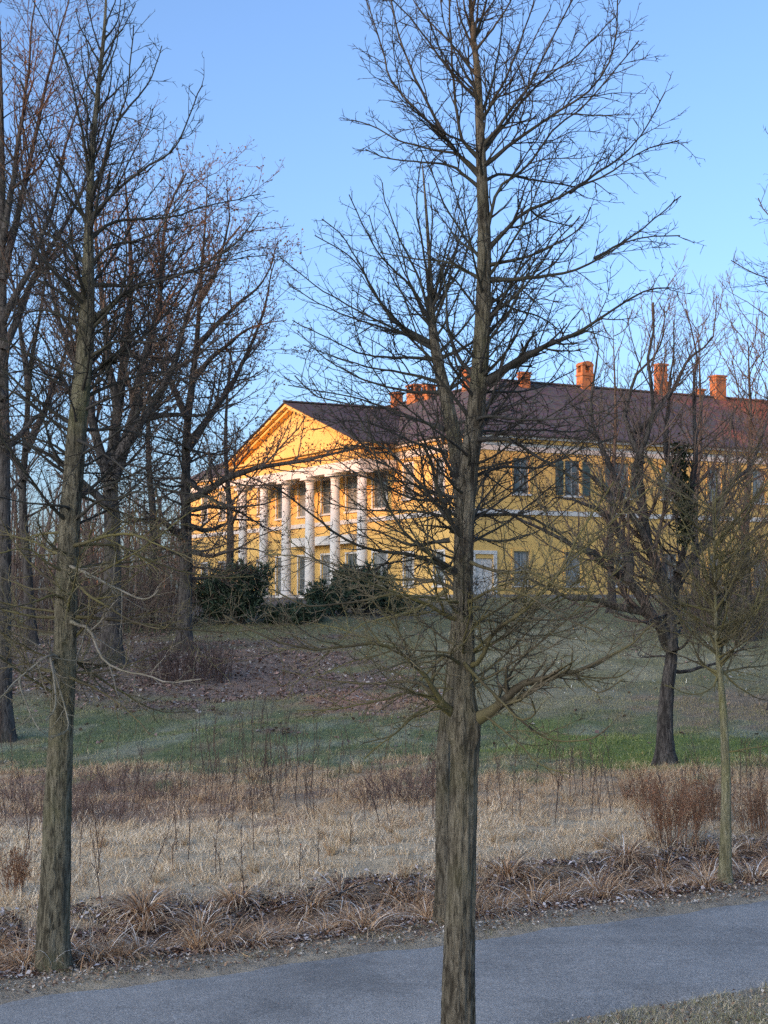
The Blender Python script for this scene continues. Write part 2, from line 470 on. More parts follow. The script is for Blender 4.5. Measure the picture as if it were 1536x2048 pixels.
def wall_mesh(u0, u1, z0, z1, openings, place, depth=0.22):
    """wall in (u, z) with rectangular openings and their reveals; place(u, z, d) -> local point, d inward"""
    mb = MB()
    us = sorted({u0, u1, *[o[0] for o in openings], *[o[1] for o in openings]})
    zs = sorted({z0, z1, *[o[2] for o in openings], *[o[3] for o in openings]})
    for i in range(len(us) - 1):
        for j in range(len(zs) - 1):
            um, zm = (us[i] + us[i+1]) / 2, (zs[j] + zs[j+1]) / 2
            if any(o[0] < um < o[1] and o[2] < zm < o[3] for o in openings): continue
            mb.poly([place(us[i], zs[j], 0), place(us[i+1], zs[j], 0), place(us[i+1], zs[j+1], 0), place(us[i], zs[j+1], 0)])
    for a, b, c, d in openings:
        q = [(a, c), (b, c), (b, d), (a, d)]
        for k in range(4):
            p1, p2 = q[k], q[(k + 1) % 4]
            mb.poly([place(*p1, 0), place(*p2, 0), place(*p2, depth), place(*p1, depth)])
    return mb

RWX = [3.7 + 3.65 * k for k in range(12)]
LWY = [3.15, 6.85, 10.55, 14.25, 17.95, 21.65, 25.35, 29.05, 32.75, 36.45, 40.15]
WW_, UZ, LZ = 0.56, (6.3, 8.4), (0.95, 2.95)
op_r = []
for x in RWX:
    op_r += [(x - WW_, x + WW_, *UZ), (x - WW_, x + WW_, *LZ)]
op_r.append((0.15 + 0.35, 1.75, 0.02, 2.5))
op_l = []
for k, y in enumerate(LWY):
    w = 0.95 if 2 <= k <= 6 else WW_
    op_l.append((y - w, y + w, 5.9 if 2 <= k <= 6 else UZ[0], UZ[1] - 0.2 if 2 <= k <= 6 else UZ[1]))
    op_l.append((y - w, y + w, 0.05 if 2 <= k <= 6 else LZ[0], 3.1 if 2 <= k <= 6 else LZ[1]))
pr = lambda u, z, d: (u, d, z)
pl = lambda u, z, d: (d, u, z)
wall_mesh(0.0, LR, 0, EAVE, op_r, pr).build('wall', M['ochre'], mansion)
wall_mesh(0.0, LL, 0, EAVE, op_l, pl).build('wall', M['ochre'], mansion)
mb = MB()   # far walls round the court and the two ends
mb.poly([(LR, 0, 0), (LR, DEP, 0), (LR, DEP, EAVE), (LR, 0, EAVE)])
mb.poly([(LR, DEP, 0), (DEP, DEP, 0), (DEP, DEP, EAVE), (LR, DEP, EAVE)])
mb.poly([(DEP, DEP, 0), (DEP, LL, 0), (DEP, LL, EAVE), (DEP, DEP, EAVE)])
mb.poly([(DEP, LL, 0), (0, LL, 0), (0, LL, EAVE), (DEP, LL, EAVE)])
mb.build('wall', M['ochre'], mansion)

# mouldings run round the two fronts; each is one L-shaped profile
def band(name, z0, z1, proud, mat, cuts=None):
    mb = MB()
    mb.box(-proud, -proud, z0, LR, -0.0015, z1)
    mb.box(-proud, -0.0015, z0, -0.0015, LL, z1)
    return mb.build(name, mat, mansion)
band('plinth', -0.5, 0.42, 0.06, M['plinth'])
band('string_course', 5.08, 5.36, 0.09, M['white'])
band('frieze', 8.80, 9.28, 0.05, M['white'])
band('cornice', 9.283, 9.50, 0.20, M['ochre'])
band('cornice', 9.503, 9.68, 0.42, M['white'])

OV = 0.62
def roof_z(d): return EAVE + 4.3 * d / (7 + OV)
RZ = EAVE + 4.3
mb = MB()
O, Vc, J = (-OV, -OV, EAVE), (DEP + OV, DEP + OV, EAVE), (7, 7, RZ)
mb.poly([O, (LR + OV, -OV, EAVE), (LR - 7, 7, RZ), J])
mb.poly([J, (LR - 7, 7, RZ), (LR + OV, DEP + OV, EAVE), Vc])
mb.poly([(LR + OV, -OV, EAVE), (LR + OV, DEP + OV, EAVE), (LR - 7, 7, RZ)])
mb.poly([O, J, (7, LL - 7, RZ), (-OV, LL + OV, EAVE)])
mb.poly([J, Vc, (DEP + OV, LL + OV, EAVE), (7, LL - 7, RZ)])
mb.poly([(-OV, LL + OV, EAVE), (7, LL - 7, RZ), (DEP + OV, LL + OV, EAVE)])
# eave thickness and soffit
e = 0.10
mb.box(-OV, -OV - 0.0, EAVE - e, LR + OV, -OV + 0.05, EAVE - 0.004)
mb.box(-OV, -OV + 0.05, EAVE - e, -OV + 0.05, LL + OV, EAVE - 0.004)
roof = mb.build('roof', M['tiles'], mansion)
mb = MB()
mb.box(-OV + 0.05, -OV + 0.05, EAVE - 0.06, LR + OV, 0.0, EAVE - 0.012)
mb.box(-OV + 0.05, 0.0, EAVE - 0.06, 0.0, LL + OV, EAVE - 0.012)
mb.build('soffit', M['edge'], mansion)
# rounded ridge and hip tiles in a row
def ridge_tiles(a, b, parent, mat, step=0.42):
    a, b = np.array(a, float), np.array(b, float); L = np.linalg.norm(b - a); d = (b - a) / L
    side = np.cross(d, [0, 0, 1]); side /= np.linalg.norm(side); up = np.cross(side, d)
    mb = MB()
    for k in range(int(L / step)):
        p = a + d * k * step; q = p + d * (step * 1.08)
        ring = lambda c, r: [c + side * r * math.cos(x) + up * (r * 0.75 * math.sin(x) + 0.01) for x in np.linspace(0, math.pi, 6)]
        mb.prism(ring(p, 0.17), ring(q, 0.14))
    return mb.build('ridge_tiles', mat, parent)
for a, b in ((J, (LR - 7, 7, RZ)), (J, (7, LL - 7, RZ)), (O, J)):
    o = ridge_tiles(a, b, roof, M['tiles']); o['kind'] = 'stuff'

# portico
PX, Y0, Y1, YC = -2.6, 7.75, 28.15, 17.95
APZ = 13.25
CH = 8.15
mb = MB(); mb.box(PX - 0.75, Y0 - 0.4, -0.6, -0.07, Y1 + 0.4, 0.18); mb.box(PX - 1.15, Y0 + 3, -0.6, PX - 0.752, Y1 - 3, 0.02)
mb.build('portico_floor', M['plinth'], mansion)
for k in range(6):
    y = 8.7 + 3.7 * k
    mb = MB()
    prof = [(0.34, 0.55)] + [(0.34 - 0.06 * (i / 12) ** 1.7, 0.55 + (CH - 1.05) * i / 12) for i in range(13)]
    mb.lathe(PX + 0.35, y, prof, 24)
    me = mb.mesh('column', M['white'])
    for p in me.polygons: p.use_smooth = len(p.vertices) == 4
    col_o = part('column', me, mansion)
    mb = MB(); mb.box(PX - 0.2, y - 0.55, 0.182, PX + 0.9, y + 0.55, 0.36)
    mb.lathe(PX + 0.35, y, [(0.43, 0.36), (0.47, 0.42), (0.43, 0.49), (0.37, 0.52), (0.345, 0.555)], 24)
    mb.build('base', M['white'], col_o)
    mb = MB(); mb.lathe(PX + 0.35, y, [(0.28, CH - 0.5), (0.32, CH - 0.47), (0.29, CH - 0.44), (0.29, CH - 0.36), (0.42, CH - 0.2)], 24)
    mb.box(PX - 0.16, y - 0.51, CH - 0.2, PX + 0.86, y + 0.51, CH - 0.003)
    mb.build('capital', M['white'], col_o)
mb = MB()   # architrave, three sides
mb.box(PX, Y0 + 0.55, CH, PX + 0.7, Y1 - 0.55, CH + 0.62)
mb.box(PX + 0.7, Y0 + 0.55, CH, -0.06, Y0 + 1.25, CH + 0.62); mb.box(PX + 0.7, Y1 - 1.25, CH, -0.06, Y1 - 0.55, CH + 0.62)
mb.build('architrave', M['white'], mansion)
mb = MB()
mb.box(PX + 0.04, Y0 + 0.6, CH + 0.623, PX + 0.7, Y1 - 0.6, 9.42)
mb.box(PX + 0.7, Y0 + 0.6, CH + 0.623, -0.21, Y0 + 1.2, 9.42); mb.box(PX + 0.7, Y1 - 1.2, CH + 0.623, -0.21, Y1 - 0.6, 9.42)
mb.build('portico_frieze', M['ochre'], mansion)
mb = MB()
mb.box(PX - 0.22, Y0 + 0.32, 9.423, PX + 0.7, Y1 - 0.32, 9.55); mb.box(PX - 0.50, Y0 + 0.05, 9.553, PX + 0.7, Y1 - 0.05, 9.69)
mb.box(PX + 0.703, Y0 + 0.05, 9.553, -0.43, Y0 + 1.2, 9.69); mb.box(PX + 0.703, Y1 - 1.2, 9.553, -0.43, Y1 - 0.05, 9.69)
mb.build('horizontal_cornice', M['ochre'], mansion)
mb = MB(); mb.box(PX + 0.7, Y0 + 1.25, CH + 0.58, -0.06, Y1 - 1.25, CH + 0.64); mb.build('portico_ceiling', M['white'], mansion)
mb = MB()
ins = 0.9
mb.prism([(PX + 0.10, Y0 + ins, 9.693), (PX + 0.10, Y1 - ins, 9.693), (PX + 0.10, YC, APZ - 0.30)], [(PX + 0.5, Y0 + ins, 9.693), (PX + 0.5, Y1 - ins, 9.693), (PX + 0.5, YC, APZ - 0.30)])
mb.build('tympanum', M['ochre'], mansion)
EY0, EY1 = Y0 - 0.45, Y1 + 0.45
def rake(x0, x1, lift, thick, mat, name):
    for s, ye in ((-1, EY0), (1, EY1)):
        mb = MB()
        z0e = 9.74 + lift; z0a = APZ + lift
        pts = lambda x: [(x, ye, z0e), (x, YC, z0a), (x, YC, z0a - thick), (x, ye, z0e - thick * 0.35)]
        mb.prism(pts(x0), pts(x1)); mb.build(name, mat, mansion)
rake(PX - 0.62, PX + 0.5, -0.07, 0.20, M['ochre'], 'raking_cornice')
rake(PX - 0.34, PX + 0.498, -0.275, 0.20, M['ochre'], 'raking_cornice')
XB = -OV + (APZ - EAVE) / 4.3 * (7 + OV)
mb = MB()
for ye in (EY0, EY1):
    a = [(PX - 0.74, ye, 9.78), (PX - 0.74, YC, APZ + 0.04), (XB, YC, APZ + 0.04), (-OV - 0.02, ye, 9.78)]
    b = [(p[0], p[1], p[2] - 0.08) for p in a]
    mb.prism(a, b)
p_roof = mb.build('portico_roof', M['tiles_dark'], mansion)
o = ridge_tiles((PX - 0.74, YC, APZ + 0.05), (XB, YC, APZ + 0.05), p_roof, M['tiles_dark']); o['kind'] = 'stuff'
mb = MB()    # white door hood over the middle doors
mb.box(-0.75, YC - 4.9, 3.75, -0.062, YC + 4.9, 3.9); mb.box(-0.62, YC - 4.75, 3.902, -0.062, YC + 4.75, 4.35)
mb.build('door_hood', M['white'], mansion)

# windows: casing > sash bars, panes, sill
def win_meshes(w, z0, z1, casing, rows, glass):
    h = z1 - z0
    c = MB(); cw = 0.13
    c.box(-w - cw, -0.05, 0.0, -w, 0.0, h); c.box(w, -0.05, 0.0, w + cw, 0.0, h); c.box(-w - cw, -0.06, h, w + cw, 0.0, h + cw)
    b = MB(); fw = 0.07
    b.box(-w, 0.09, 0, -w + fw, 0.16, h); b.box(w - fw, 0.09, 0, w, 0.16, h); b.box(-w + fw, 0.09, 0, w - fw, 0.16, fw); b.box(-w + fw, 0.09, h - fw, w - fw, 0.16, h)
    b.box(-0.035, 0.088, fw, 0.035, 0.162, h - fw)
    for r in range(1, rows):
        zz = h * r / rows
        b.box(-w + fw, 0.10, zz - 0.022, -0.035, 0.15, zz + 0.022); b.box(0.035, 0.10, zz - 0.022, w - fw, 0.15, zz + 0.022)
    p = MB(); p.box(-w + 0.01, 0.128, 0.01, -0.01, 0.134, h - 0.01); q = MB(); q.box(0.01, 0.128, 0.01, w - 0.01, 0.134, h - 0.01)
    s = MB(); s.box(-w - 0.16, -0.14, -0.11, w + 0.16, 0.0, -0.002)
    return (c.mesh('window', M[casing]), b.mesh('sash', M['frame']), p.mesh('pane', M[glass]), q.mesh('pane', M[glass]), s.mesh('sill', M['white']))
def put_window(ms, loc, rz, sill=True, name='window'):
    w = part(name, ms[0], mansion); w.location = loc; w.rotation_euler = (0, 0, rz)
    part('sash', ms[1], w); part('pane', ms[2], w); part('pane', ms[3], w)
    if sill: part('sill', ms[4], w)
    return w
wu = [win_meshes(WW_, *UZ, 'ochre', 3, g) for g in ('glass', 'curtain')]
wl = [win_meshes(WW_, *LZ, 'ochre', 3, g) for g in ('glass', 'curtain')]
wl2 = [win_meshes(WW_, *UZ, 'white', 3, g) for g in ('glass', 'curtain')]
wl3 = [win_meshes(WW_, *LZ, 'white', 3, g) for g in ('glass', 'curtain')]
wp = [win_meshes(0.95, 5.9, 8.2, 'white', 4, g) for g in ('glass', 'curtain')]
wd = [win_meshes(0.95, 0.05, 3.1, 'white', 4, g) for g in ('glass', 'curtain')]
for k, x in enumerate(RWX):
    w = put_window(wu[(k * 7 // 3) % 2], (x, 0, UZ[0]), 0)
    if k in (1, 2):                                     # shutters folded back
        for s in (-1, 1):
            mb = MB(); mb.box(min(s * 0.70, s * 1.25), -0.075, 0.02, max(s * 0.70, s * 1.25), -0.03, 2.08)
            for r in range(14):
                mb.box(min(s * 0.76, s * 1.19), -0.095, 0.12 + r * 0.138, max(s * 0.76, s * 1.19), -0.076, 0.12 + r * 0.138 + 0.07)
            mb.build('shutter', M['shutter'], w)
    put_window(wl[(k * 5 // 2 + 1) % 2], (x, 0, LZ[0]), 0)
R90 = -math.pi / 2
for k, y in enumerate(LWY):
    por = 2 <= k <= 6
    put_window((wp if por else wl2)[k % 2], (0, y, 5.9 if por else UZ[0]), R90)
    if por: put_window(wd[(k + 1) % 2], (0, y, 0.05), R90, False, 'door')
    else: put_window(wl3[k % 2], (0, y, LZ[0]), R90)
mb = MB(); mb.box(0.5, 0.10, 0.02, 1.12, 0.15, 2.5); mb.box(1.13, 0.10, 0.02, 1.75, 0.15, 2.5)
for x0 in (0.58, 1.21):
    mb.box(x0, 0.085, 0.25, x0 + 0.46, 0.099, 1.1); mb.box(x0, 0.085, 1.3, x0 + 0.46, 0.099, 2.3)
d_ = mb.build('door', M['white'], mansion); d_['label'] = 'white panelled side door by the corner'
mb = MB(); mb.box(0.28, -0.06, 0.02, 0.498, 0.0, 2.74); mb.box(1.752, -0.06, 0.02, 1.97, 0.0, 2.74); mb.box(0.28, -0.08, 2.742, 1.97, 0.0, 2.95)
mb.build('door_surround', M['white'], d_)

# chimneys on the ridges
def chimney(x, y, top, w, style, d=None):
    w = w * 0.78; d = (d or w) * 0.8
    zb = 11.6
    mb = MB(); hw, hd = w / 2, d / 2
    cap_h = 0.55 if style != 'plain' else 0.12
    mb.box(x - hw, y - hd, zb, x + hw, y + hd, top - cap_h)
    mb.box(x - hw - 0.05, y - hd - 0.05, top - cap_h - 0.22, x + hw + 0.05, y + hd + 0.05, top - cap_h - 0.12)
    c = mb.build('chimney', M['brick'], mansion)
    mb = MB(); z1 = top - cap_h + 0.003
    if style == 'plain':
        mb.box(x - hw - 0.07, y - hd - 0.07, z1, x + hw + 0.07, y + hd + 0.07, top)
    else:
        n = 3 if style == 'slots' else 2
        pw = w / (2 * n - 1) if style == 'slots' else w * 0.27
        for i in range(n):
            xa = x - hw + (w - pw) * i / (n - 1)
            for ys in (y - hd, y + hd - 0.2):
                mb.box(xa, ys, z1, xa + pw, ys + 0.2, top - 0.12)
        if style == 'arch':
            ro, ri = hw + 0.04, hw - pw
            arc = [(x + ro * math.cos(a), top - 0.118 + 0.32 * math.sin(a) - 0.0) for a in np.linspace(0, math.pi, 10)]
            mb.prism([(p[0], y - hd - 0.03, p[1]) for p in arc], [(p[0], y + hd + 0.03, p[1]) for p in arc])
        else:
            mb.box(x - hw - 0.08, y - hd - 0.08, top - 0.118, x + hw + 0.08, y + hd + 0.08, top)
    mb.build('cap', M['brick'], c)
chimney(7, 21.0, 14.95, 0.9, 'slots'); chimney(7, 18.2, 15.15, 1.1, 'slots', 1.5); chimney(7, 16.3, 14.9, 0.9, 'slots')
chimney(7, 11.1, 15.4, 1.0, 'plain'); chimney(8.2, 6.4, 14.6, 0.8, 'plain')
chimney(13.4, 7, 15.55, 1.12, 'arch'); chimney(19.7, 7, 16.05, 0.9, 'slots'); chimney(20.6, 7.4, 14.95, 0.42, 'plain')
chimney(24.7, 7, 15.6, 1.12, 'plain'); chimney(23.3, 7.2, 14.6, 0.6, 'slots'); chimney(31.0, 7, 15.4, 1.0, 'slots')
# ------------------------------------------------------------------ wood: tubes, branching
def nrm(a): return a / (np.linalg.norm(a, axis=-1, keepdims=True) + 1e-9)

def resample(pts, n):
    """Catmull-Rom through the points, n even steps along it"""
    p = np.asarray(pts, float)
    q = np.vstack([2 * p[0] - p[1], p, 2 * p[-1] - p[-2]])
    out = []
    for i in range(1, len(q) - 2):
        tt = np.linspace(0, 1, 10, endpoint=False)[:, None]
        a, b, c, d = q[i - 1], q[i], q[i + 1], q[i + 2]
        out.append(0.5 * (2 * b + (c - a) * tt + (2 * a - 5 * b + 4 * c - d) * tt ** 2 + (3 * b - 3 * c + d - a) * tt ** 3))
    out.append(p[-1:]); o = np.vstack(out)
    s = np.concatenate([[0], np.cumsum(np.linalg.norm(np.diff(o, axis=0), axis=1))])
    t = np.linspace(0, s[-1], n)
    return np.stack([np.interp(t, s, o[:, k]) for k in range(o.shape[1])], 1)

def tubes(batches, origin):
    """batches: (P (N,n,3), R (N,n), sides) -> vertices, quads"""
    Vs, Fs, off = [], [], 0
    for P, R, S in batches:
        N, n = R.shape
        if N == 0: continue
        T = nrm(np.gradient(P, axis=1))
        ref = np.cross(T[:, 0], T[:, -1]); bad = np.linalg.norm(ref, axis=1) < 0.05
        alt = np.where(np.abs(T[:, 0, 2:3]) < 0.8, [[0, 0, 1.0]], [[1.0, 0.13, 0]])
        ref = np.where(bad[:, None], np.cross(T[:, 0], alt), ref); ref = nrm(ref)
        U = nrm(np.cross(T, ref[:, None, :])); W = np.cross(T, U)
        a = np.arange(S) * 2 * math.pi / S
        v = P[:, :, None] + R[:, :, None, None] * (U[:, :, None] * np.cos(a)[:, None] + W[:, :, None] * np.sin(a)[:, None])
        Vs.append(v.reshape(-1, 3))
        I = off + np.arange(N * n * S).reshape(N, n, S); J = np.roll(I, -1, axis=2)
        Fs.append(np.stack([I[:, :-1], J[:, :-1], J[:, 1:], I[:, 1:]], -1).reshape(-1, 4))
        off += N * n * S
    if not Vs: return None, None
    return np.vstack(Vs) - origin, np.vstack(Fs)

def grow(p, d, L, r, n, up, wig, rng, tip=0.35):
    N = len(p); P = np.zeros((N, n, 3)); P[:, 0] = p
    st = (L / (n - 1))[:, None]
    for i in range(1, n):
        d = nrm(d + np.array([0, 0, up]) / (n - 1) * 2.0 + rng.normal(0, wig, (N, 3)))
        P[:, i] = P[:, i - 1] + d * st
    R = r[:, None] * np.linspace(1, tip, n)
    return P, R

def spawn(P, R, rng, spacing, t0, ang, ratio, lmin, lmax, rr, rmin, n, up, wig, tip=0.35, taper=0.6, flat=0.0):
    N, m, _ = P.shape
    if N == 0: return np.zeros((0, n, 3)), np.zeros((0, n))
    L = np.linalg.norm(np.diff(P, axis=1), axis=2).sum(1)
    cnt = np.floor(L * (1 - t0) / spacing + rng.random(N)).astype(int)
    idx = np.repeat(np.arange(N), cnt)
    K = len(idx)
    if K == 0: return np.zeros((0, n, 3)), np.zeros((0, n))
    k = np.arange(K) - np.repeat(np.cumsum(cnt) - cnt, cnt)
    t = t0 + (1 - t0) * (k + rng.random(K)) / cnt[idx]
    t = np.clip(t, 0, 0.985); f = t * (m - 1); i0 = f.astype(int); fr = (f - i0)[:, None]
    pos = P[idx, i0] * (1 - fr) + P[idx, i0 + 1] * fr
    tan = nrm(P[idx, i0 + 1] - P[idx, i0]); rad = R[idx, i0]
    base = rng.random(N) * 6.28
    phi = base[idx] + k * 2.4 + rng.normal(0, 0.5, K)
    u = np.cross(tan, [0, 0, 1.0]); small = np.linalg.norm(u, axis=1) < 0.1
    u[small] = [1, 0, 0]; u = nrm(u); w = np.cross(u, tan)
    perp = np.cos(phi)[:, None] * u + (1 - flat) * np.sin(phi)[:, None] * w
    perp = nrm(perp)
    a = ang + rng.normal(0, 0.22, K)
    d = np.cos(a)[:, None] * tan + np.sin(a)[:, None] * perp
    ln = np.clip(L[idx] * ratio * (1 - taper * t) * rng.uniform(0.5, 1.35, K), lmin, lmax)
    r = np.maximum(rad * rr * rng.uniform(0.7, 1.15, K), rmin)
    r = np.minimum(r, np.maximum(rad * 0.9, rmin))
    return grow(pos, d, ln, r, n, up, wig, rng, tip)

def cat(*bs):
    return np.concatenate([b[0] for b in bs]), np.concatenate([b[1] for b in bs])

def trunk_mesh(name, C, R, mat, origin, rng, sides=40, furrow=0.05, knots=()):
    n = len(C)
    T = nrm(np.gradient(C, axis=0)); U = nrm(np.cross(T, [0.05, 1, 0.02])); W = np.cross(T, U)
    a = np.arange(sides) * 2 * math.pi / sides
    z = np.concatenate([[0], np.cumsum(np.linalg.norm(np.diff(C, axis=0), axis=1))])
    A, Z = np.meshgrid(a, z)
    disp = np.zeros_like(A)
    for k in range(10):
        q = rng.integers(4, 15); ph = rng.random() * 6.28; f = rng.uniform(1.5, 7); g = rng.uniform(0.5, 1.6)
        disp += np.sin(q * A + ph + g * np.sin(f * Z + ph)) * 0.6 * furrow / 2
    for k in range(5):
        q = rng.integers(1, 4); disp += 0.018 * np.sin(q * A + rng.random() * 6.28 + rng.uniform(-1, 1) * 1.3 * Z)
    disp += rng.normal(0, furrow * 0.28, A.shape)
    disp += 0.22 * np.exp(-Z / 0.20) * (0.55 + 0.45 * np.sin(5 * A + 1)) + 0.06 * np.exp(-Z / 0.7)
    for kz, ka, s, h in knots:
        dA = (A - ka + math.pi) % (2 * math.pi) - math.pi
        disp += h * np.exp(-((Z - kz) / s) ** 2 - (dA / (s * 3.2)) ** 2)
    RR = R[:, None] * (0.93 + disp)
    v = C[:, None] + RR[..., None] * (U[:, None] * np.cos(A)[..., None] + W[:, None] * np.sin(A)[..., None])
    I = np.arange(n * sides).reshape(n, sides); J = np.roll(I, -1, 1)
    F = np.stack([I[:-1], J[:-1], J[1:], I[1:]], -1).reshape(-1, 4)
    return np_mesh(name, v.reshape(-1, 3) - origin, F, mat, True)

def px_path(pix, Y):
    Y = np.broadcast_to(np.asarray(Y, float), (len(pix),))
    return np.array([at(p[0], p[1], yy) for p, yy in zip(pix, Y)])

def detailed_tree(label, base_px, D, trunk_px, widths, limbs, seed, mats, group=None, fill=(), l2=0.15, l3=0.09, rmin=0.0032,
                  low_moss_z=None, sides=40, rings=150, furrow=0.05, knots=(), name='bare_tree', pale=(), extra_twigs=True, l2max=1.1, dd_scale=0.55):
    """a tree surveyed limb by limb: trunk > limbs (each with its side branches) > crown of fine twigs"""
    rng = np.random.default_rng(seed)
    tp = np.array(trunk_px, float)
    tc = resample(px_path(tp, D), rings)
    base = tc[0].copy(); base[2] = float(ground_z(base[0], base[1])); tc[:, 2] = np.maximum(tc[:, 2], -9)
    # straight run down into the ground
    if tc[0, 2] > base[2] - 0.15:
        tc[0, 2] = base[2] - 0.15
    root = thing(name, base, label, 'tree', group)
    wy, ww = np.array(widths, float).T
    zs = np.array([at(768, y, D)[2] for y in wy]); o = np.argsort(zs)
    rad_at = lambda z: np.interp(z, zs[o], ww[o]) * D / FPX / 2
    part('trunk', trunk_mesh('trunk', tc, rad_at(tc[:, 2]), mats['trunk'], base, rng, sides, furrow, knots), root)
    fine = []; fine_moss = []
    todo = []
    for spec in limbs:
        pix, r0, r1 = spec[0], spec[1], spec[2]
        L = np.hypot(*(np.array(pix[-1]) - np.array(pix[0]))) * D / FPX
        dd = spec[3] if len(spec) > 3 else rng.uniform(-1, 1) * dd_scale * L
        s = np.linspace(0, 1, len(pix)); Y = D + dd * s ** 0.9
        p = resample(px_path(pix, Y), 16)
        p[2:] += np.cumsum(rng.normal(0, 0.010, (14, 3)), axis=0) * (L / 2.5)
        todo.append((p, r0 * D / FPX / 2, r1 * D / FPX / 2))
    for (y0, y1, cnt, lo, hi, r0, up) in fill:                     # unsurveyed limbs, mostly towards and away from the viewer
        for k in range(cnt):
            z = at(768, rng.uniform(y1, y0), D)[2]
            i = int(np.argmin(np.abs(tc[:, 2] - z))); az = rng.uniform(0, 2 * math.pi)
            d = nrm(np.array([math.cos(az), math.sin(az), rng.uniform(0.1, 0.8) + up]))
            ln = rng.uniform(lo, hi)
            pp, _ = grow(tc[i][None], d[None], np.array([ln]), np.array([0.01]), 14, 0.25 + up * 0.3, 0.07, rng)
            todo.append((pp[0], r0 * D / FPX / 2 * rng.uniform(0.7, 1.2), 2.4 * D / FPX / 2))
    for k, (p, r0, r1) in enumerate(todo):
        R = r1 * 0.85 + (r0 * 0.95 - r1 * 0.85) * (1 - np.linspace(0, 1, len(p))) ** 1.9
        R[:2] *= [1.45, 1.12]                      # collar where the limb leaves the stem
        P1, R1 = p[None], R[None]
        low = low_moss_z is not None and p[:, 2].mean() < low_moss_z
        P2, R2 = spawn(P1, R1, rng, l2 * 0.72, 0.10, 0.80, 0.38, 0.12, l2max, 0.6, rmin * 1.3, 7, 0.10, 0.12, flat=0.25)
        b = spawn(P1, R1, rng, l2 * 1.3, 0.05, 0.95, 0.10, 0.05, 0.30, 0.4, rmin, 5, 0.1, 0.12)
        P3, R3 = spawn(P2, R2, rng, l3 * 0.72, 0.10, 0.78, 0.48, 0.06, 0.5, 0.75, rmin * 1.05, 4, 0.08, 0.14, flat=0.2)
        P4, R4 = spawn(P3, R3, rng, l3 * 0.9, 0.2, 0.8, 0.5, 0.03, 0.18, 0.85, rmin * 0.92, 3, 0.06, 0.12)
        v, f = tubes([(P1, R1, 7), (P2, R2, 3)], base)
        mt = mats['limb_low'] if low else mats['limb']
        if k in pale: mt = mats['limb_pale']
        part('limb', np_mesh('limb', v, f, mt, True), root)
        (fine_moss if low else fine).extend([(P3, R3, 3), (P4, R4, 3), (b[0], b[1], 3)])
    for bs, mt in ((fine, mats['twig']), (fine_moss, mats['twig_low'])):
        v, f = tubes(bs, base)
        if v is not None:
            part('crown', np_mesh('crown', v, f, mt, True), root)
    return root, tc

MT = dict(trunk=M['bark'], limb=M['limb'], limb_low=M['limb_moss'], limb_pale=M['limb_pale'], twig=M['twig'], twig_low=M['twig_moss'])
MTL = dict(MT, trunk=M['bark_left'])

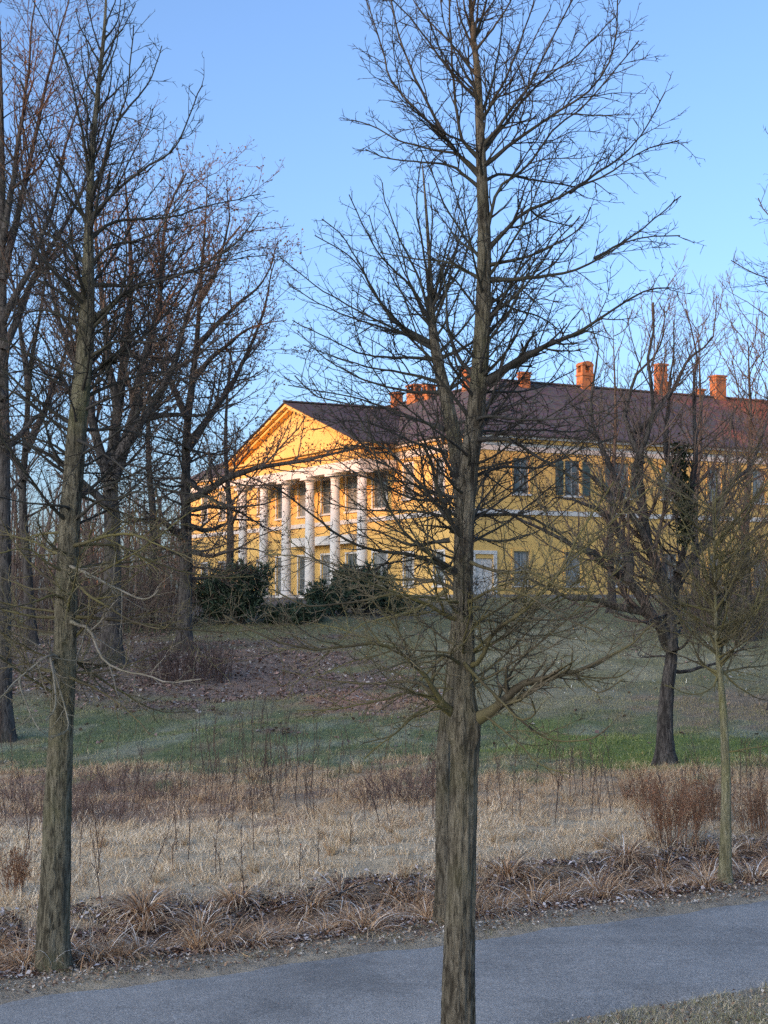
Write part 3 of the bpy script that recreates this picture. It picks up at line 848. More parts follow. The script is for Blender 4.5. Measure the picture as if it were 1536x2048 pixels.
# ---- the tall tree on the near verge
main_limbs = [
 ([(975,765),(1025,728),(1085,700),(1162,665),(1216,629),(1288,580),(1342,569)],20,3.5),
 ([(972,560),(1052,555),(1129,541),(1189,517),(1260,481),(1348,473)],11,3),
 ([(1189,517),(1260,476),(1310,435),(1359,394)],6,3,0.3),
 ([(970,532),(1052,514),(1107,492),(1162,454),(1184,415)],9,3),
 ([(970,505),(1036,437),(1096,407),(1156,377),(1205,355),(1266,306),(1348,279)],11,3),
 ([(966,362),(1008,350),(1080,366),(1156,377)],8,4,0.4),
 ([(1140,385),(1195,345),(1244,312),(1288,257),(1331,180)],7,3,0.5),
 ([(962,335),(1052,273),(1129,219),(1189,170),(1227,109),(1238,5),(1240,-40)],10,3),
 ([(960,310),(1014,246),(1052,191),(1107,142),(1162,104),(1233,33)],9,3),
 ([(960,300),(1041,191),(1085,109),(1112,49),(1140,0),(1160,-60)],9,3),
 ([(957,252),(1008,164),(1041,77),(1063,5),(1075,-60)],8,3),
 ([(949,104),(987,55),(1019,5),(1040,-50)],7,3),
 ([(966,500),(998,383),(1052,339),(1107,263),(1173,213),(1270,95)],9,3),
 ([(966,588),(1025,618),(1085,640),(1140,690)],7,3),
 ([(966,645),(1052,574),(1107,500),(1160,440)],8,3),
 ([(965,380),(915,339),(888,328),(806,317),(757,306),(724,290)],9,3),
 ([(964,350),(910,306),(844,290),(790,273),(751,249),(710,238)],9,3),
 ([(964,358),(888,273),(833,164),(795,82),(785,40),(770,-30)],10,4),
 ([(888,273),(833,219),(779,153),(762,98),(730,5),(715,-40)],7,3,0.5),
 ([(960,318),(921,273),(910,191),(902,82),(899,20),(893,-50)],9,4),
 ([(958,200),(899,142),(844,66),(795,11),(770,-20)],8,3),
 ([(956,155),(910,98),(850,33),(820,-20)],7,3),
 ([(950,103),(921,49),(910,5),(900,-60)],7,3),
 ([(958,762),(915,711),(893,645),(888,574),(870,500)],12,4),
 ([(967,562),(899,525),(833,514),(760,500)],9,3),
 ([(966,640),(932,585),(899,547),(850,500)],8,3),
 ([(960,240),(985,150),(1000,60),(1005,-50)],7,3),
 ([(944,70),(930,10),(925,-60)],6,3),
 # low crown, left
 ([(905,1425),(878,1396),(846,1342),(796,1301),(746,1280),(646,1285),(600,1285),(540,1270),(440,1215)],13,4,-0.9),
 ([(905,1430),(876,1410),(855,1374),(814,1362),(728,1365),(646,1355),(560,1335)],11,3.5,0.6),
 ([(900,1425),(874,1405),(819,1387),(773,1401),(691,1424),(600,1426)],8,3,-0.5),
 ([(905,1432),(869,1412),(819,1438),(782,1474),(723,1492)],8,3,-0.8),
 ([(890,1415),(837,1428),(801,1460),(750,1497),(728,1515)],6,3,0.4),
 ([(925,1240),(892,1232),(846,1210),(782,1196),(714,1214),(646,1223),(600,1221),(540,1190)],10,3.5,-0.6),
 ([(918,1150),(872,1126),(817,1114),(751,1098),(692,1075),(633,1032),(587,993),(551,970)],12,4,-1.0),
 ([(930,1080),(899,1040),(848,973),(790,907),(735,864),(704,809),(633,782),(590,740)],10,3.5,0.8),
 ([(925,1150),(880,1122),(821,1075),(774,1005),(751,919),(735,830)],10,3.5,-0.7),
 ([(932,1085),(903,1044),(880,981),(864,919),(848,888)],13,7,-0.4),
 ([(928,1045),(895,1036),(856,1028),(723,1020),(640,1005)],9,3,0.5),
 ([(930,1000),(880,985),(800,960),(720,950),(650,900)],8,3,0.9),
 ([(925,1190),(880,1165),(800,1160),(700,1140),(620,1110),(530,1100)],9,3,1.0),
 ([(925,1330),(880,1310),(800,1330),(740,1350)],8,3,-1.0),
 # low crown, right
 ([(935,1445),(965,1432),(1001,1406),(1038,1374),(1092,1360),(1147,1346),(1193,1328),(1257,1296),(1300,1250)],30,4,-0.5),
 ([(1110,1352),(1138,1346),(1193,1355),(1238,1355),(1261,1342)],7,3,-0.3),
 ([(1060,1368),(1150,1352),(1202,1387),(1252,1360)],7,3,-0.4),
 ([(915,1310),(946,1346),(1001,1401),(1038,1437),(1070,1428),(1065,1400)],10,4,-0.7),
 ([(955,1430),(978,1438),(1038,1488),(1083,1533),(1147,1552)],7,3,-0.6),
 ([(1010,1405),(1038,1438),(1092,1474),(1147,1483),(1193,1474),(1218,1451)],7,3,-0.5),
 ([(928,1335),(965,1319),(988,1260),(1033,1232),(1079,1191),(1138,1123),(1175,1059),(1240,960)],11,3.5,-0.8),
 ([(942,880),(983,879),(1024,883),(1074,912),(1132,945),(1190,982),(1227,1007)],12,4,-0.7),
 ([(930,1035),(950,1032),(1045,1032),(1115,1073),(1148,1102),(1198,1119),(1260,1130)],10,3.5,0.7),
 ([(926,1120),(1003,1144),(1065,1148),(1115,1177),(1180,1190)],9,3.5,-0.9),
 ([(955,790),(983,783),(1045,783),(1086,773),(1148,742)],9,3,0.8),
 ([(948,840),(983,833),(1065,839),(1148,835),(1206,821)],9,3,-0.9),
 ([(945,868),(979,862),(1065,862),(1132,866),(1182,862)],8,3,0.9),
 ([(935,960),(1000,935),(1080,940),(1160,905),(1230,880)],9,3,0.6),
 ([(928,1260),(985,1240),(1060,1270),(1130,1265),(1200,1230)],8,3,0.8),
 ([(926,1210),(990,1180),(1050,1190),(1120,1230),(1200,1270)],8,3,-1.0),
]
rngm = np.random.default_rng(77)
knots = [(2.82 + 0.05 * math.sin(3 * a), a, 0.13, 0.26) for a in (0.3, 1.4, 2.6, 3.7, 4.5, 5.4)] + [(2.75, 4.75, 0.07, 0.3), (3.3, 4.2, 0.07, 0.2), (3.75, 5.3, 0.10, 0.28)] + [(rngm.uniform(2.6, 5.5), rngm.uniform(0, 6.28), 0.06, 0.14) for _ in range(18)] + [(1.2, 4.4, 0.06, 0.06), (0.7, 5.2, 0.07, 0.05)]
main_tree, _ = detailed_tree('tall bare tree in front of the road, its straight trunk crossing the whole picture', (915, 2130), 12.6,
    [(915,2140),(916,2000),(918,1900),(924,1650),(928,1460),(927,1300),(926,1150),(932,1000),(945,880),(958,760),(967,600),(968,450),(961,300),(955,150),(945,60),(938,-60),(935,-190)],
    [(2140,78),(2048,70),(1900,63),(1650,59),(1500,57),(1440,62),(1390,46),(1300,45),(1200,42),(1000,39),(850,38),(700,34),(500,29),(300,21),(150,15),(0,9),(-190,4)],
    main_limbs, 21, MT, fill=[(1430,1100,17,0.8,2.2,6,-0.15),(1100,850,14,0.8,2.1,6,0.0),(850,350,20,0.7,1.6,8,0.35),(350,-60,16,0.5,1.3,6,0.6)], low_moss_z=4.05, knots=knots, rings=260, sides=72, furrow=0.048)

# ---- second tree, over the road, half behind the first
second_limbs = [
 ([(858,684),(795,656),(740,574),(697,492),(678,465),(640,440)],9,2.6),
 ([(861,645),(822,574),(768,520),(730,454),(702,391)],8,2.6),
 ([(861,635),(833,547),(790,465),(770,405),(762,361)],8,2.6),
 ([(863,620),(850,520),(833,427),(839,355),(850,317)],8,2.6),
 ([(858,685),(779,629),(713,525),(631,465)],9,2.6),
 ([(860,692),(806,667),(724,640),(642,607),(582,569)],8,2.4),
 ([(864,718),(779,711),(713,700),(642,667),(587,637)],8,2.4),
 ([(880,765),(823,749),(751,738),(669,716),(604,689)],8,2.4),
 ([(864,620),(888,520),(910,437),(921,383)],7,2.4),
 ([(866,625),(915,547),(937,492),(955,440)],7,2.4),
 ([(885,785),(806,782),(724,760),(642,711),(593,660)],8,2.4),
 ([(890,860),(840,840),(740,800),(640,780),(580,765)],9,2.4),
 ([(892,905),(830,885),(760,850),(690,840),(620,860)],8,2.4),
 ([(875,720),(930,690),(990,640),(1050,570)],9,2.4),
 ([(885,790),(960,730),(1020,660),(1060,600)],9,2.4),
 ([(890,850),(985,830),(1070,790),(1130,720)],9,2.4),
 ([(900,950),(990,930),(1080,900),(1160,830)],9,2.4),
 ([(902,1000),(820,1000),(730,960),(650,960)],9,2.4),
 ([(900,1080),(820,1090),(740,1060),(660,1080)],9,2.4),
 ([(900,1060),(990,1080),(1080,1060),(1150,1000)],9,2.4),
 ([(895,1180),(810,1230),(720,1250),(650,1300)],9,2.4),
 ([(893,1230),(990,1290),(1070,1300),(1150,1260)],9,2.4),
 ([(890,1310),(800,1390),(720,1400)],8,2.4),
]
second_tree, _ = detailed_tree('slimmer bare tree across the road, mostly hidden behind the tall front tree', (885, 1840), 18.1,
    [(889,1850),(888,1700),(888,1600),(890,1470),(908,1330),(922,1180),(924,1020),(912,900),(893,800),(872,705),(862,620),(860,540),(853,430),(845,330)],
    [(1850,44),(1800,36),(1460,31),(1200,33),(1000,31),(850,29),(720,22),(620,15),(540,9),(430,6),(330,3)],
    second_limbs, 22, MT, 'bare trees along the far road edge', fill=[(1300,700,20,0.8,2.2,7,0.2),(700,560,14,0.6,1.6,6,0.7)], l2=0.19, l3=0.13, rmin=0.0036, low_moss_z=3.8)

# ---- tree at the left on the far verge
left_limbs = [
 ([(180,530),(219,492),(273,480),(330,460),(400,450)],9,2.6),
 ([(178,480),(234,441),(344,430),(391,414),(469,398),(523,387)],9,2.6),
 ([(180,440),(234,375),(289,336),(344,297),(375,242),(394,195),(410,168)],10,2.8),
 ([(182,400),(219,297),(250,219),(266,148),(270,47)],8,2.8),
 ([(234,242),(289,180),(312,129),(324,94)],6,2.6,0.4),
 ([(202,130),(172,78),(156,47),(150,23)],5,2.4),
 ([(180,360),(156,234),(129,129),(63,4)],8,2.6),
 ([(178,650),(219,608),(254,574),(344,547),(394,523),(469,469),(508,414)],13,3),
 ([(176,570),(273,566),(340,547),(449,520),(540,510)],10,2.6),
 ([(176,530),(129,488),(94,430),(59,390),(20,330)],10,2.6),
 ([(172,630),(117,586),(59,555),(0,547),(-60,540)],11,2.6),
 ([(172,660),(98,621),(39,625),(-30,600)],10,2.6),
 ([(178,535),(117,480),(59,468),(0,441)],9,2.6),
 ([(178,460),(137,351),(109,312),(78,254),(40,150)],9,2.6),
 ([(208,80),(235,40),(240,-20)],5,2.4), ([(198,170),(230,100),(238,40)],6,2.4),
 ([(130,1130),(156,1139),(187,1155),(222,1174),(273,1198),(300,1198),(316,1182)],9,3.5,-1.0),
 ([(133,1160),(160,1174),(176,1190),(219,1217),(265,1245),(324,1264),(341,1253)],9,3.5,-0.9),
 ([(138,1095),(168,1085),(219,1069),(273,1069),(312,1085),(371,1104),(430,1139)],9,3.2,-0.8),
 ([(138,1098),(168,1089),(234,1089),(293,1112),(351,1143),(430,1163),(508,1159)],8,3,0.8),
 ([(133,1240),(156,1249),(183,1260),(211,1319),(250,1342),(297,1350),(336,1364),(406,1358)],9,3.2,-1.2),
 ([(128,1350),(156,1362),(215,1393),(273,1440),(300,1472)],8,3,-0.6),
 ([(130,1310),(152,1319),(187,1346),(250,1386),(312,1421),(390,1425)],9,3,0.8),
 ([(122,1330),(101,1311),(109,1366),(109,1417),(90,1444)],8,3.5,-0.9),
 ([(122,1325),(101,1311),(39,1358),(0,1394),(-40,1420)],7,3,-1.0),
 ([(60,1340),(39,1362),(62,1425),(82,1460)],6,3,-1.0),
 ([(110,1322),(105,1331),(129,1405),(137,1456),(98,1472)],7,3,-0.8),
 ([(143,1020),(120,1012),(39,1003),(-20,990)],8,3,-0.7),
 ([(135,1115),(109,1104),(59,1081),(0,1073),(-40,1090)],9,3,0.7),
 ([(138,1150),(100,1130),(59,1101),(0,1109)],8,3,-0.5),
 ([(132,1190),(100,1180),(59,1175),(0,1155)],8,3,0.6),
 ([(130,1200),(108,1190),(59,1206),(0,1218)],7,3,-0.9),
 ([(124,1345),(90,1340),(59,1327),(0,1339)],13,4,0.6),
 ([(143,1040),(164,1030),(195,1003),(234,1001),(273,987),(330,1000)],10,3.5,-0.6),
 ([(145,985),(168,995),(234,1022),(293,1042),(344,1069),(420,1090)],8,3,0.6),
 ([(152,880),(168,886),(219,917),(273,956),(324,976),(420,990)],8,3,-0.8),
 ([(155,860),(230,860),(300,870),(380,900),(450,960)],8,3,0.8),
 ([(160,800),(240,760),(330,740),(420,760),(500,740)],9,3,0.9),
 ([(168,720),(230,690),(310,690),(390,660),(480,660)],9,3,-0.9),
 ([(160,790),(110,760),(60,740),(0,745)],9,3,0.7), ([(150,920),(100,890),(40,880),(-20,900)],8,3,0.5),
 ([(155,860),(148,815),(140,790),(143,750)],7,3,-0.6),
]
left_tree, _ = detailed_tree('bare tree at the left on the far verge, thick grey-green trunk leaning slightly', (105, 1925), 16.0,
    [(103,1935),(105,1900),(108,1800),(115,1600),(122,1450),(130,1300),(134,1150),(143,1000),(155,850),(170,700),(176,560),(178,430),(185,300),(197,170),(207,80),(212,0),(215,-90)],
    [(1940,92),(1915,74),(1880,67),(1800,63),(1600,58),(1450,52),(1300,50),(1150,46),(900,42),(700,38),(560,28),(430,18),(300,13),(170,10),(80,8),(0,5),(-90,3)],
    left_limbs, 23, MTL, 'bare trees along the far road edge', fill=[(1400,1050,24,0.9,2.4,7,-0.15),(1050,750,20,1.0,2.4,8,0.1),(750,400,20,0.8,2.0,8,0.4),(400,-40,18,0.5,1.3,5,0.7)],
    l2=0.17, l3=0.12, rmin=0.0036, low_moss_z=4.7, pale=(20, 23, 24, 25, 26, 16), rings=220, sides=60, furrow=0.045)

# ---- sapling at the right on the far verge
sap_limbs = [
 ([(1436,1330),(1450,1280),(1480,1220),(1500,1150),(1510,1080)],7,2.4), ([(1434,1300),(1410,1250),(1390,1180),(1370,1120)],7,2.4),
 ([(1433,1270),(1445,1200),(1460,1110),(1455,1010)],7,2.4), ([(1432,1240),(1415,1170),(1405,1090),(1390,1000)],6,2.4),
 ([(1437,1345),(1400,1330),(1350,1310),(1300,1290)],6,2.2), ([(1437,1350),(1480,1335),(1530,1330),(1580,1300)],7,2.2),
 ([(1434,1290),(1480,1250),(1530,1210),(1580,1190)],6,2.2), ([(1433,1260),(1390,1230),(1340,1200),(1300,1150)],6,2.2),
 ([(1432,1220),(1470,1160),(1510,1060),(1530,980)],6,2.2), ([(1437,1350),(1420,1380),(1380,1390),(1330,1370)],5,2.2),
 ([(1436,1330),(1470,1370),(1520,1400),(1560,1400)],5,2.2), ([(1431,1180),(1440,1100),(1430,1020),(1435,940)],5,2.2),
 ([(1450,1505),(1480,1500),(1520,1495),(1560,1490)],4,2,-0.3), ([(1431,1190),(1400,1120),(1370,1050),(1340,990)],5,2.2)]
sapling, _ = detailed_tree('slender young tree with pale yellow-green bark and buds at the right road edge', (1450, 1760), 20.7,
    [(1450,1770),(1452,1600),(1450,1500),(1447,1430),(1440,1350),(1433,1280),(1430,1180),(1428,1080),(1425,980)],
    [(1770,34),(1740,26),(1600,21),(1450,17),(1350,14),(1280,9),(1180,6),(980,3)],
    sap_limbs, 24, dict(MT, trunk=M['bark_young'], limb=M['limb_moss'], limb_low=M['limb_moss'], twig=M['twig_moss']), 'bare trees along the far road edge',
    fill=[(1360,1000,44,0.6,1.8,5,0.15)], l2=0.13, l3=0.11, rmin=0.0038, low_moss_z=30, sides=24, rings=120, furrow=0.02,
    knots=[(1.75, 4.7, 0.05, 0.25), (2.0, 4.4, 0.03, 0.2), (2.5, 4.9, 0.04, 0.25), (1.2, 4.2, 0.03, 0.15)])

# ---- next tree of the row, its crown reaching into the picture at the right
def pixl(l): return l
edge_limbs = [([(1905,640),(1750,600),(1600,560),(1520,545),(1458,512)],12,2.6,0.0), ([(1905,600),(1740,530),(1620,480),(1540,430),(1518,392)],12,2.6,0.3),
 ([(1905,520),(1760,440),(1640,360),(1570,280)],10,2.6), ([(1905,700),(1760,660),(1650,640),(1560,600),(1530,570)],11,2.6,0.2), ([(1905,760),(1780,740),(1650,740),(1560,720)],10,2.6),
 ([(1905,820),(1750,830),(1640,800),(1540,790)],10,2.6), ([(1905,960),(1780,960),(1640,930),(1545,900)],10,2.6), ([(1905,1100),(1760,1120),(1640,1090),(1540,1060)],10,2.6),
 ([(1905,560),(2050,480),(2150,420)],10,2.6), ([(1905,760),(2060,700),(2200,640)],10,2.6), ([(1905,400),(1830,280),(1790,180)],9,2.6), ([(1905,400),(1980,260),(2020,150)],9,2.6)]
edge_tree, _ = detailed_tree('bare tree beyond the right picture edge, twig tips of its crown reaching in', (1905, 1715), 23.2,
    [(1905,1705),(1905,1300),(1905,900),(1905,600),(1905,350),(1905,150)], [(1705,50),(1600,40),(900,32),(600,22),(350,12),(150,4)],
    edge_limbs, 25, MT, 'bare trees along the far road edge', l2=0.22, l3=0.15, rmin=0.004, sides=16, rings=60)
# ------------------------------------------------------------------ trees of the park behind
def leaf_cards(pos, rng, size, cols, drop=0.0):
    """small folded leaves at points"""
    K = len(pos)
    d = nrm(rng.normal(size=(K, 3)) - np.array([0, 0, drop])); s = nrm(np.cross(d, rng.normal(size=(K, 3))))
    L = size * rng.uniform(0.6, 1.3, (K, 1)); w = L * 0.32
    nn = np.cross(d, s)
    v = np.stack([pos, pos + d * L * 0.5 + s * w + nn * w * 0.5, pos + d * L, pos + d * L * 0.5 - s * w + nn * w * 0.5], 1)
    I = np.arange(K * 4).reshape(K, 4)
    F = np.concatenate([I[:, [0, 1, 2]], I[:, [0, 2, 3]]])
    c = np.array(cols)[rng.integers(0, len(cols), K)] * rng.uniform(0.75, 1.25, (K, 1))
    return v.reshape(-1, 3), F, np.repeat(c, 4, axis=0)

def park_tree(label, base, trunk_pts, r0, limb_paths, seed, spread, fill, rmin, cat_l=(0.45, 0.3, 0.22), leaves=0, mats=None, group='old trees of the park', l1r=0.45,
              up=0.25, name='bare_tree', depth4=True, wig=0.09):
    """base: world point; trunk_pts: world polyline; limb_paths: [(world polyline, r)]; fill: (count, t0, t1, len0, len1, rise)"""
    rng = np.random.default_rng(seed); base = np.array(base, float)
    mats = mats or dict(trunk=M['bark_old'], limb=M['bark_old'], twig=M['twig_far'])
    root = thing(name, base, label, 'tree', group)
    tc = resample(trunk_pts, 70); tc[0, 2] = min(tc[0, 2], base[2] - 0.2)
    R = r0 * (1 - 0.985 * np.linspace(0, 1, 70) ** 0.92) * (1 + 0.5 * np.exp(-np.linspace(0, 1, 70) * 30))
    part('trunk', trunk_mesh('trunk', tc, R, mats['trunk'], base, rng, 20, 0.07), root)
    LP, LRd = [], []
    for p, r in limb_paths:
        q = resample(p, 14); q[2:] += np.cumsum(rng.normal(0, 0.03, (12, 3)), 0)
        LP.append(q); LRd.append(r * (0.14 + 0.86 * (1 - np.linspace(0, 1, 14)) ** 1.5))
    for (cnt, t0, t1, l0, l1, rise) in fill:
        for k in range(cnt):
            t = t0 + (t1 - t0) * (k + rng.random()) / cnt; i = int(t * 69); az = k * 2.4 + rng.normal(0, 0.4)
            d = nrm(np.array([math.cos(az), math.sin(az), rise + rng.normal(0, 0.2)]))
            ln = rng.uniform(l0, l1) * (1 - 0.45 * max(0, (t - 0.4)))
            pp, _ = grow(tc[i][None], d[None], np.array([ln]), np.array([0.01]), 14, up, wig, rng)
            LP.append(pp[0]); LRd.append(max(R[i] * l1r * 0.62, 0.012) * rng.uniform(0.6, 1.1) * (1 - np.linspace(0, 1, 14)) ** 1.5 + rmin)
    LP = np.array(LP); LRd = np.array(LRd)
    a2 = spawn(LP, LRd, rng, cat_l[0], 0.15, 0.75, 0.44, 0.3, spread, 0.45, rmin * 1.3, 7, up, wig, taper=0.5)
    for j in range(len(LP)):
        v, f = tubes([(LP[j][None], LRd[j][None], 7)], base)
        part('limb', np_mesh('limb', v, f, mats['limb'], True), root)
    a3 = spawn(a2[0], a2[1], rng, cat_l[1], 0.12, 0.75, 0.45, 0.15, 1.3, 0.6, rmin * 1.1, 4, up * 0.8, 0.12)
    bs = [(*a2, 3), (*a3, 3)]
    tips = a3
    if depth4:
        a4 = spawn(a3[0], a3[1], rng, cat_l[2], 0.15, 0.75, 0.5, 0.08, 0.5, 0.8, rmin, 3, up * 0.5, 0.12); bs.append((*a4, 3)); tips = a4
    v, f = tubes(bs, base)
    part('crown', np_mesh('crown', v, f, mats['twig'], True), root)
    if leaves and len(tips[0]):
        sel = rng.integers(0, len(tips[0]), leaves)
        v, f, c = leaf_cards(tips[0][sel, -1] - base, rng, 0.075, [(0.17, 0.10, 0.05), (0.24, 0.15, 0.08), (0.11, 0.07, 0.045)], 1.2)
        o = part('withered_leaves', np_mesh('withered_leaves', v, f, M['tint'], False, c), root); o['kind'] = 'stuff'
    return root

def PP(pix, Y, dd=0.0):
    Y = np.linspace(Y, Y + dd, len(pix)); return px_path(pix, Y)

# gnarled tree on the green strip at the right
b = ground_hit(1331, 1533); D = b[1]; k = D / FPX
park_tree('gnarled dark tree on the bright green turf, its leaning limbs spreading before the ochre wall', b,
  PP([(1331,1535),(1330,1450),(1334,1380),(1343,1310),(1343,1239),(1355,1156),(1372,1073),(1364,990),(1357,928),(1356,885)], D, 0.6), 19.5 * k,
  [(PP([(1343,1300),(1335,1197),(1314,1135),(1298,1086),(1289,1052),(1285,980),(1268,925),(1285,880),(1300,800),(1278,720),(1300,640),(1296,600)], D, -0.8), 15 * k),
   (PP([(1335,1290),(1320,1250),(1289,1202),(1256,1160),(1227,1144),(1190,1110),(1148,1090),(1037,1032),(980,1010)], D, -2.0), 13 * k),
   (PP([(1340,1300),(1310,1240),(1231,1214),(1190,1202),(1132,1189),(1099,1169),(1057,1148),(1000,1150)], D, -1.2), 12 * k),
   (PP([(1256,1160),(1260,1119),(1244,1073),(1227,1040),(1231,1007),(1194,970),(1148,949),(1100,900)], D - 1.2, -1.0), 10 * k),
   (PP([(1285,928),(1264,866),(1256,804),(1272,742),(1314,690),(1330,600)], D - 0.5, 0.6), 7 * k),
   (PP([(1264,866),(1306,837),(1347,783),(1372,721),(1418,680),(1425,600)], D - 0.5, 1.2), 7 * k),
   (PP([(1371,1073),(1385,960),(1392,880),(1388,800),(1400,700),(1380,610)], D + 0.3, 1.0), 9 * k),
   (PP([(1362,980),(1330,900),(1335,820),(1350,740),(1345,640)], D + 0.4, -0.6), 8 * k),
   (PP([(1355,1150),(1410,1080),(1450,980),(1500,920),(1530,800)], D, 1.5), 11 * k),
   (PP([(1298,1086),(1250,1000),(1215,900),(1190,820),(1200,700),(1180,620)], D - 0.5, -1.5), 8 * k),
   (PP([(1227,1040),(1180,1020),(1120,1010),(1080,1020)], D - 1.4, -0.5), 6 * k)],
  31, 2.2, [(24, 0.45, 0.98, 1.6, 3.8, 0.6), (20, 0.3, 0.8, 2.0, 4.0, 0.0)], 0.0062, (0.26, 0.20, 0.15), up=0.35)
# ivy on its pollarded stem
rng = np.random.default_rng(8)
ivp = PP([(1372,1080),(1366,990),(1358,930),(1356,890)], D - 0.1, 0.4); ivp = resample(ivp, 60)
pos = ivp[rng.integers(0, 60, 1500)] + nrm(rng.normal(size=(1500, 3))) * rng.uniform(0.05, 0.26, (1500, 1)) * [1, 1, 1.2]
v, f, c = leaf_cards(pos - b, rng, 0.10, [(0.030, 0.042, 0.022), (0.022, 0.030, 0.018), (0.05, 0.06, 0.035)], 0.6)
iv = part('ivy', np_mesh('ivy', v, f, M['tint'], False, c)); iv.location = b
tag(iv, 'dark ivy clump wrapped round the stub of the gnarled tree', 'ivy')

# left-hand trees beyond the turf
b = ground_hit(368, 1300); D = b[1]; k = D / FPX
park_tree('upright dark tree beside the left end of the portico, rising from a brush thicket', b,
  PP([(368,1305),(372,1150),(372,1000),(374,860),(392,700),(402,560),(412,420),(416,325)], D, 1.0), 16 * k,
  [(PP([(375,1000),(410,985),(470,950),(540,935),(600,925),(680,900),(760,880)], D, -3.0), 9 * k), (PP([(374,900),(430,820),(480,740),(520,640),(545,520)], D, 2.5), 9 * k),
   (PP([(385,760),(440,700),(500,660),(570,650)], D, -2.0), 7 * k), (PP([(372,1050),(420,1060),(480,1040),(540,1050)], D, 2.0), 7 * k), (PP([(373,1100),(420,1110),(490,1090),(560,1110)], D, -2.0), 6 * k), (PP([(374,960),(430,1000),(500,1010),(580,990)], D, -1.5), 6 * k), (PP([(374,1020),(450,1020),(520,1060),(560,1080)], D, 1.5), 6 * k), (PP([(376,840),(330,740),(300,640),(310,520)], D, 2.5), 8 * k),
   (PP([(400,600),(440,520),(460,430),(455,360)], D, -1.0), 6 * k), (PP([(372,1080),(310,1040),(250,1050),(200,1020)], D, -2.0), 7 * k), (PP([(395,690),(470,620),(530,560),(550,500)], D, 1.0), 7 * k)],
  32, 2.6, [(28, 0.3, 0.97, 2.2, 4.6, 0.5), (22, 0.14, 0.42, 2.4, 4.4, 0.0)], 0.0085, (0.30, 0.22, 0.17), leaves=12000)
b = ground_hit(222, 1330); D = b[1]; k = D / FPX
park_tree('broad many-limbed old tree behind the left verge tree, heavy limbs fanning upward', b,
  PP([(222,1335),(224,1200),(225,1080),(222,980),(228,880),(238,800),(250,700),(262,560),(255,420),(245,300)], D, 1.0), 23 * k,
  [(PP([(226,960),(262,850),(284,740),(315,640),(330,540),(345,430),(380,350)], D, 2.0), 15 * k), (PP([(226,930),(290,830),(345,740),(372,640),(420,520),(480,450)], D, -2.0), 12 * k),
   (PP([(222,980),(190,860),(165,760),(120,640),(90,500),(60,360)], D, 2.0), 12 * k), (PP([(236,820),(215,700),(200,560),(190,430),(210,280)], D, -1.0), 10 * k),
   (PP([(222,1020),(150,950),(80,900),(10,880)], D, -2.0), 10 * k), (PP([(262,850),(330,830),(410,830),(480,800)], D, 1.0), 9 * k)],
  33, 3.0, [(26, 0.35, 0.97, 2.5, 5.5, 0.6)], 0.0085, (0.34, 0.24, 0.18), leaves=9000)
b = ground_hit(8, 1480); D = b[1]; k = D / FPX
park_tree('large tree cut by the left picture edge, its sunlit upper twigs reddish', b,
  PP([(6,1485),(6,1300),(8,1100),(8,900),(6,700),(5,500),(4,300),(0,100),(-10,-150)], D, 0.5), 20 * k,
  [(PP([(6,560),(40,400),(80,250),(110,120),(140,0),(150,-80)], D, 1.5), 8 * k), (PP([(6,480),(30,330),(50,180),(60,40),(66,-80)], D, -1.0), 8 * k), (PP([(8,700),(70,560),(130,450),(180,330),(215,210)], D, 2.0), 9 * k),
   (PP([(8,800),(-60,680),(-120,520)], D, 1.0), 9 * k), (PP([(7,640),(60,520),(110,380),(150,230),(190,120)], D, -1.5), 8 * k), (PP([(8,900),(60,850),(110,800),(170,770)], D, 1.0), 8 * k)],
  34, 2.2, [(36, 0.3, 0.98, 1.5, 3.6, 0.8)], 0.0062, (0.26, 0.19, 0.14), mats=dict(trunk=M['bark_old'], limb=M['bark_old'], twig=M['twig_red']), leaves=1200)
b = ground_hit(62, 1290); D = b[1]; k = D / FPX
park_tree('dark trunk behind the low branches at the far left', b,
  PP([(62,1295),(55,1150),(45,1000),(52,880),(60,740),(85,600),(100,450),(110,330)], D, 1.0), 12 * k,
  [(PP([(52,900),(100,800),(130,700),(150,560)], D, 2.0), 9 * k), (PP([(50,960),(0,860),(-40,760)], D, 1.0), 9 * k), (PP([(58,780),(40,640),(30,500)], D, 1.0), 8 * k)],
  35, 2.6, [(26, 0.25, 0.97, 2.2, 4.8, 0.5)], 0.009, (0.4, 0.28, 0.21), leaves=4000)
for i, (px, py, top, wpx, sd_, lab) in enumerate([(300,1255,600,12,37,'thin leafless tree in the thicket left of the mansion'),
        (455,1230,640,10,38,'small leafless tree against the left part of the portico')]):
    b = ground_hit(px, py); D = b[1]; k = D / FPX
    park_tree(lab, b, PP([(px, py + 4), (px + 6, (py + top) / 2 + 120), (px - 4, (py + top) / 2 - 60), (px + 10, top)], D, 1.0), wpx * k, [], sd_, 2.4,
      [(26, 0.22, 0.96, 2.5, 4.6, 0.55)], 0.011, (0.4, 0.30, 0.24), leaves=3000, depth4=True)
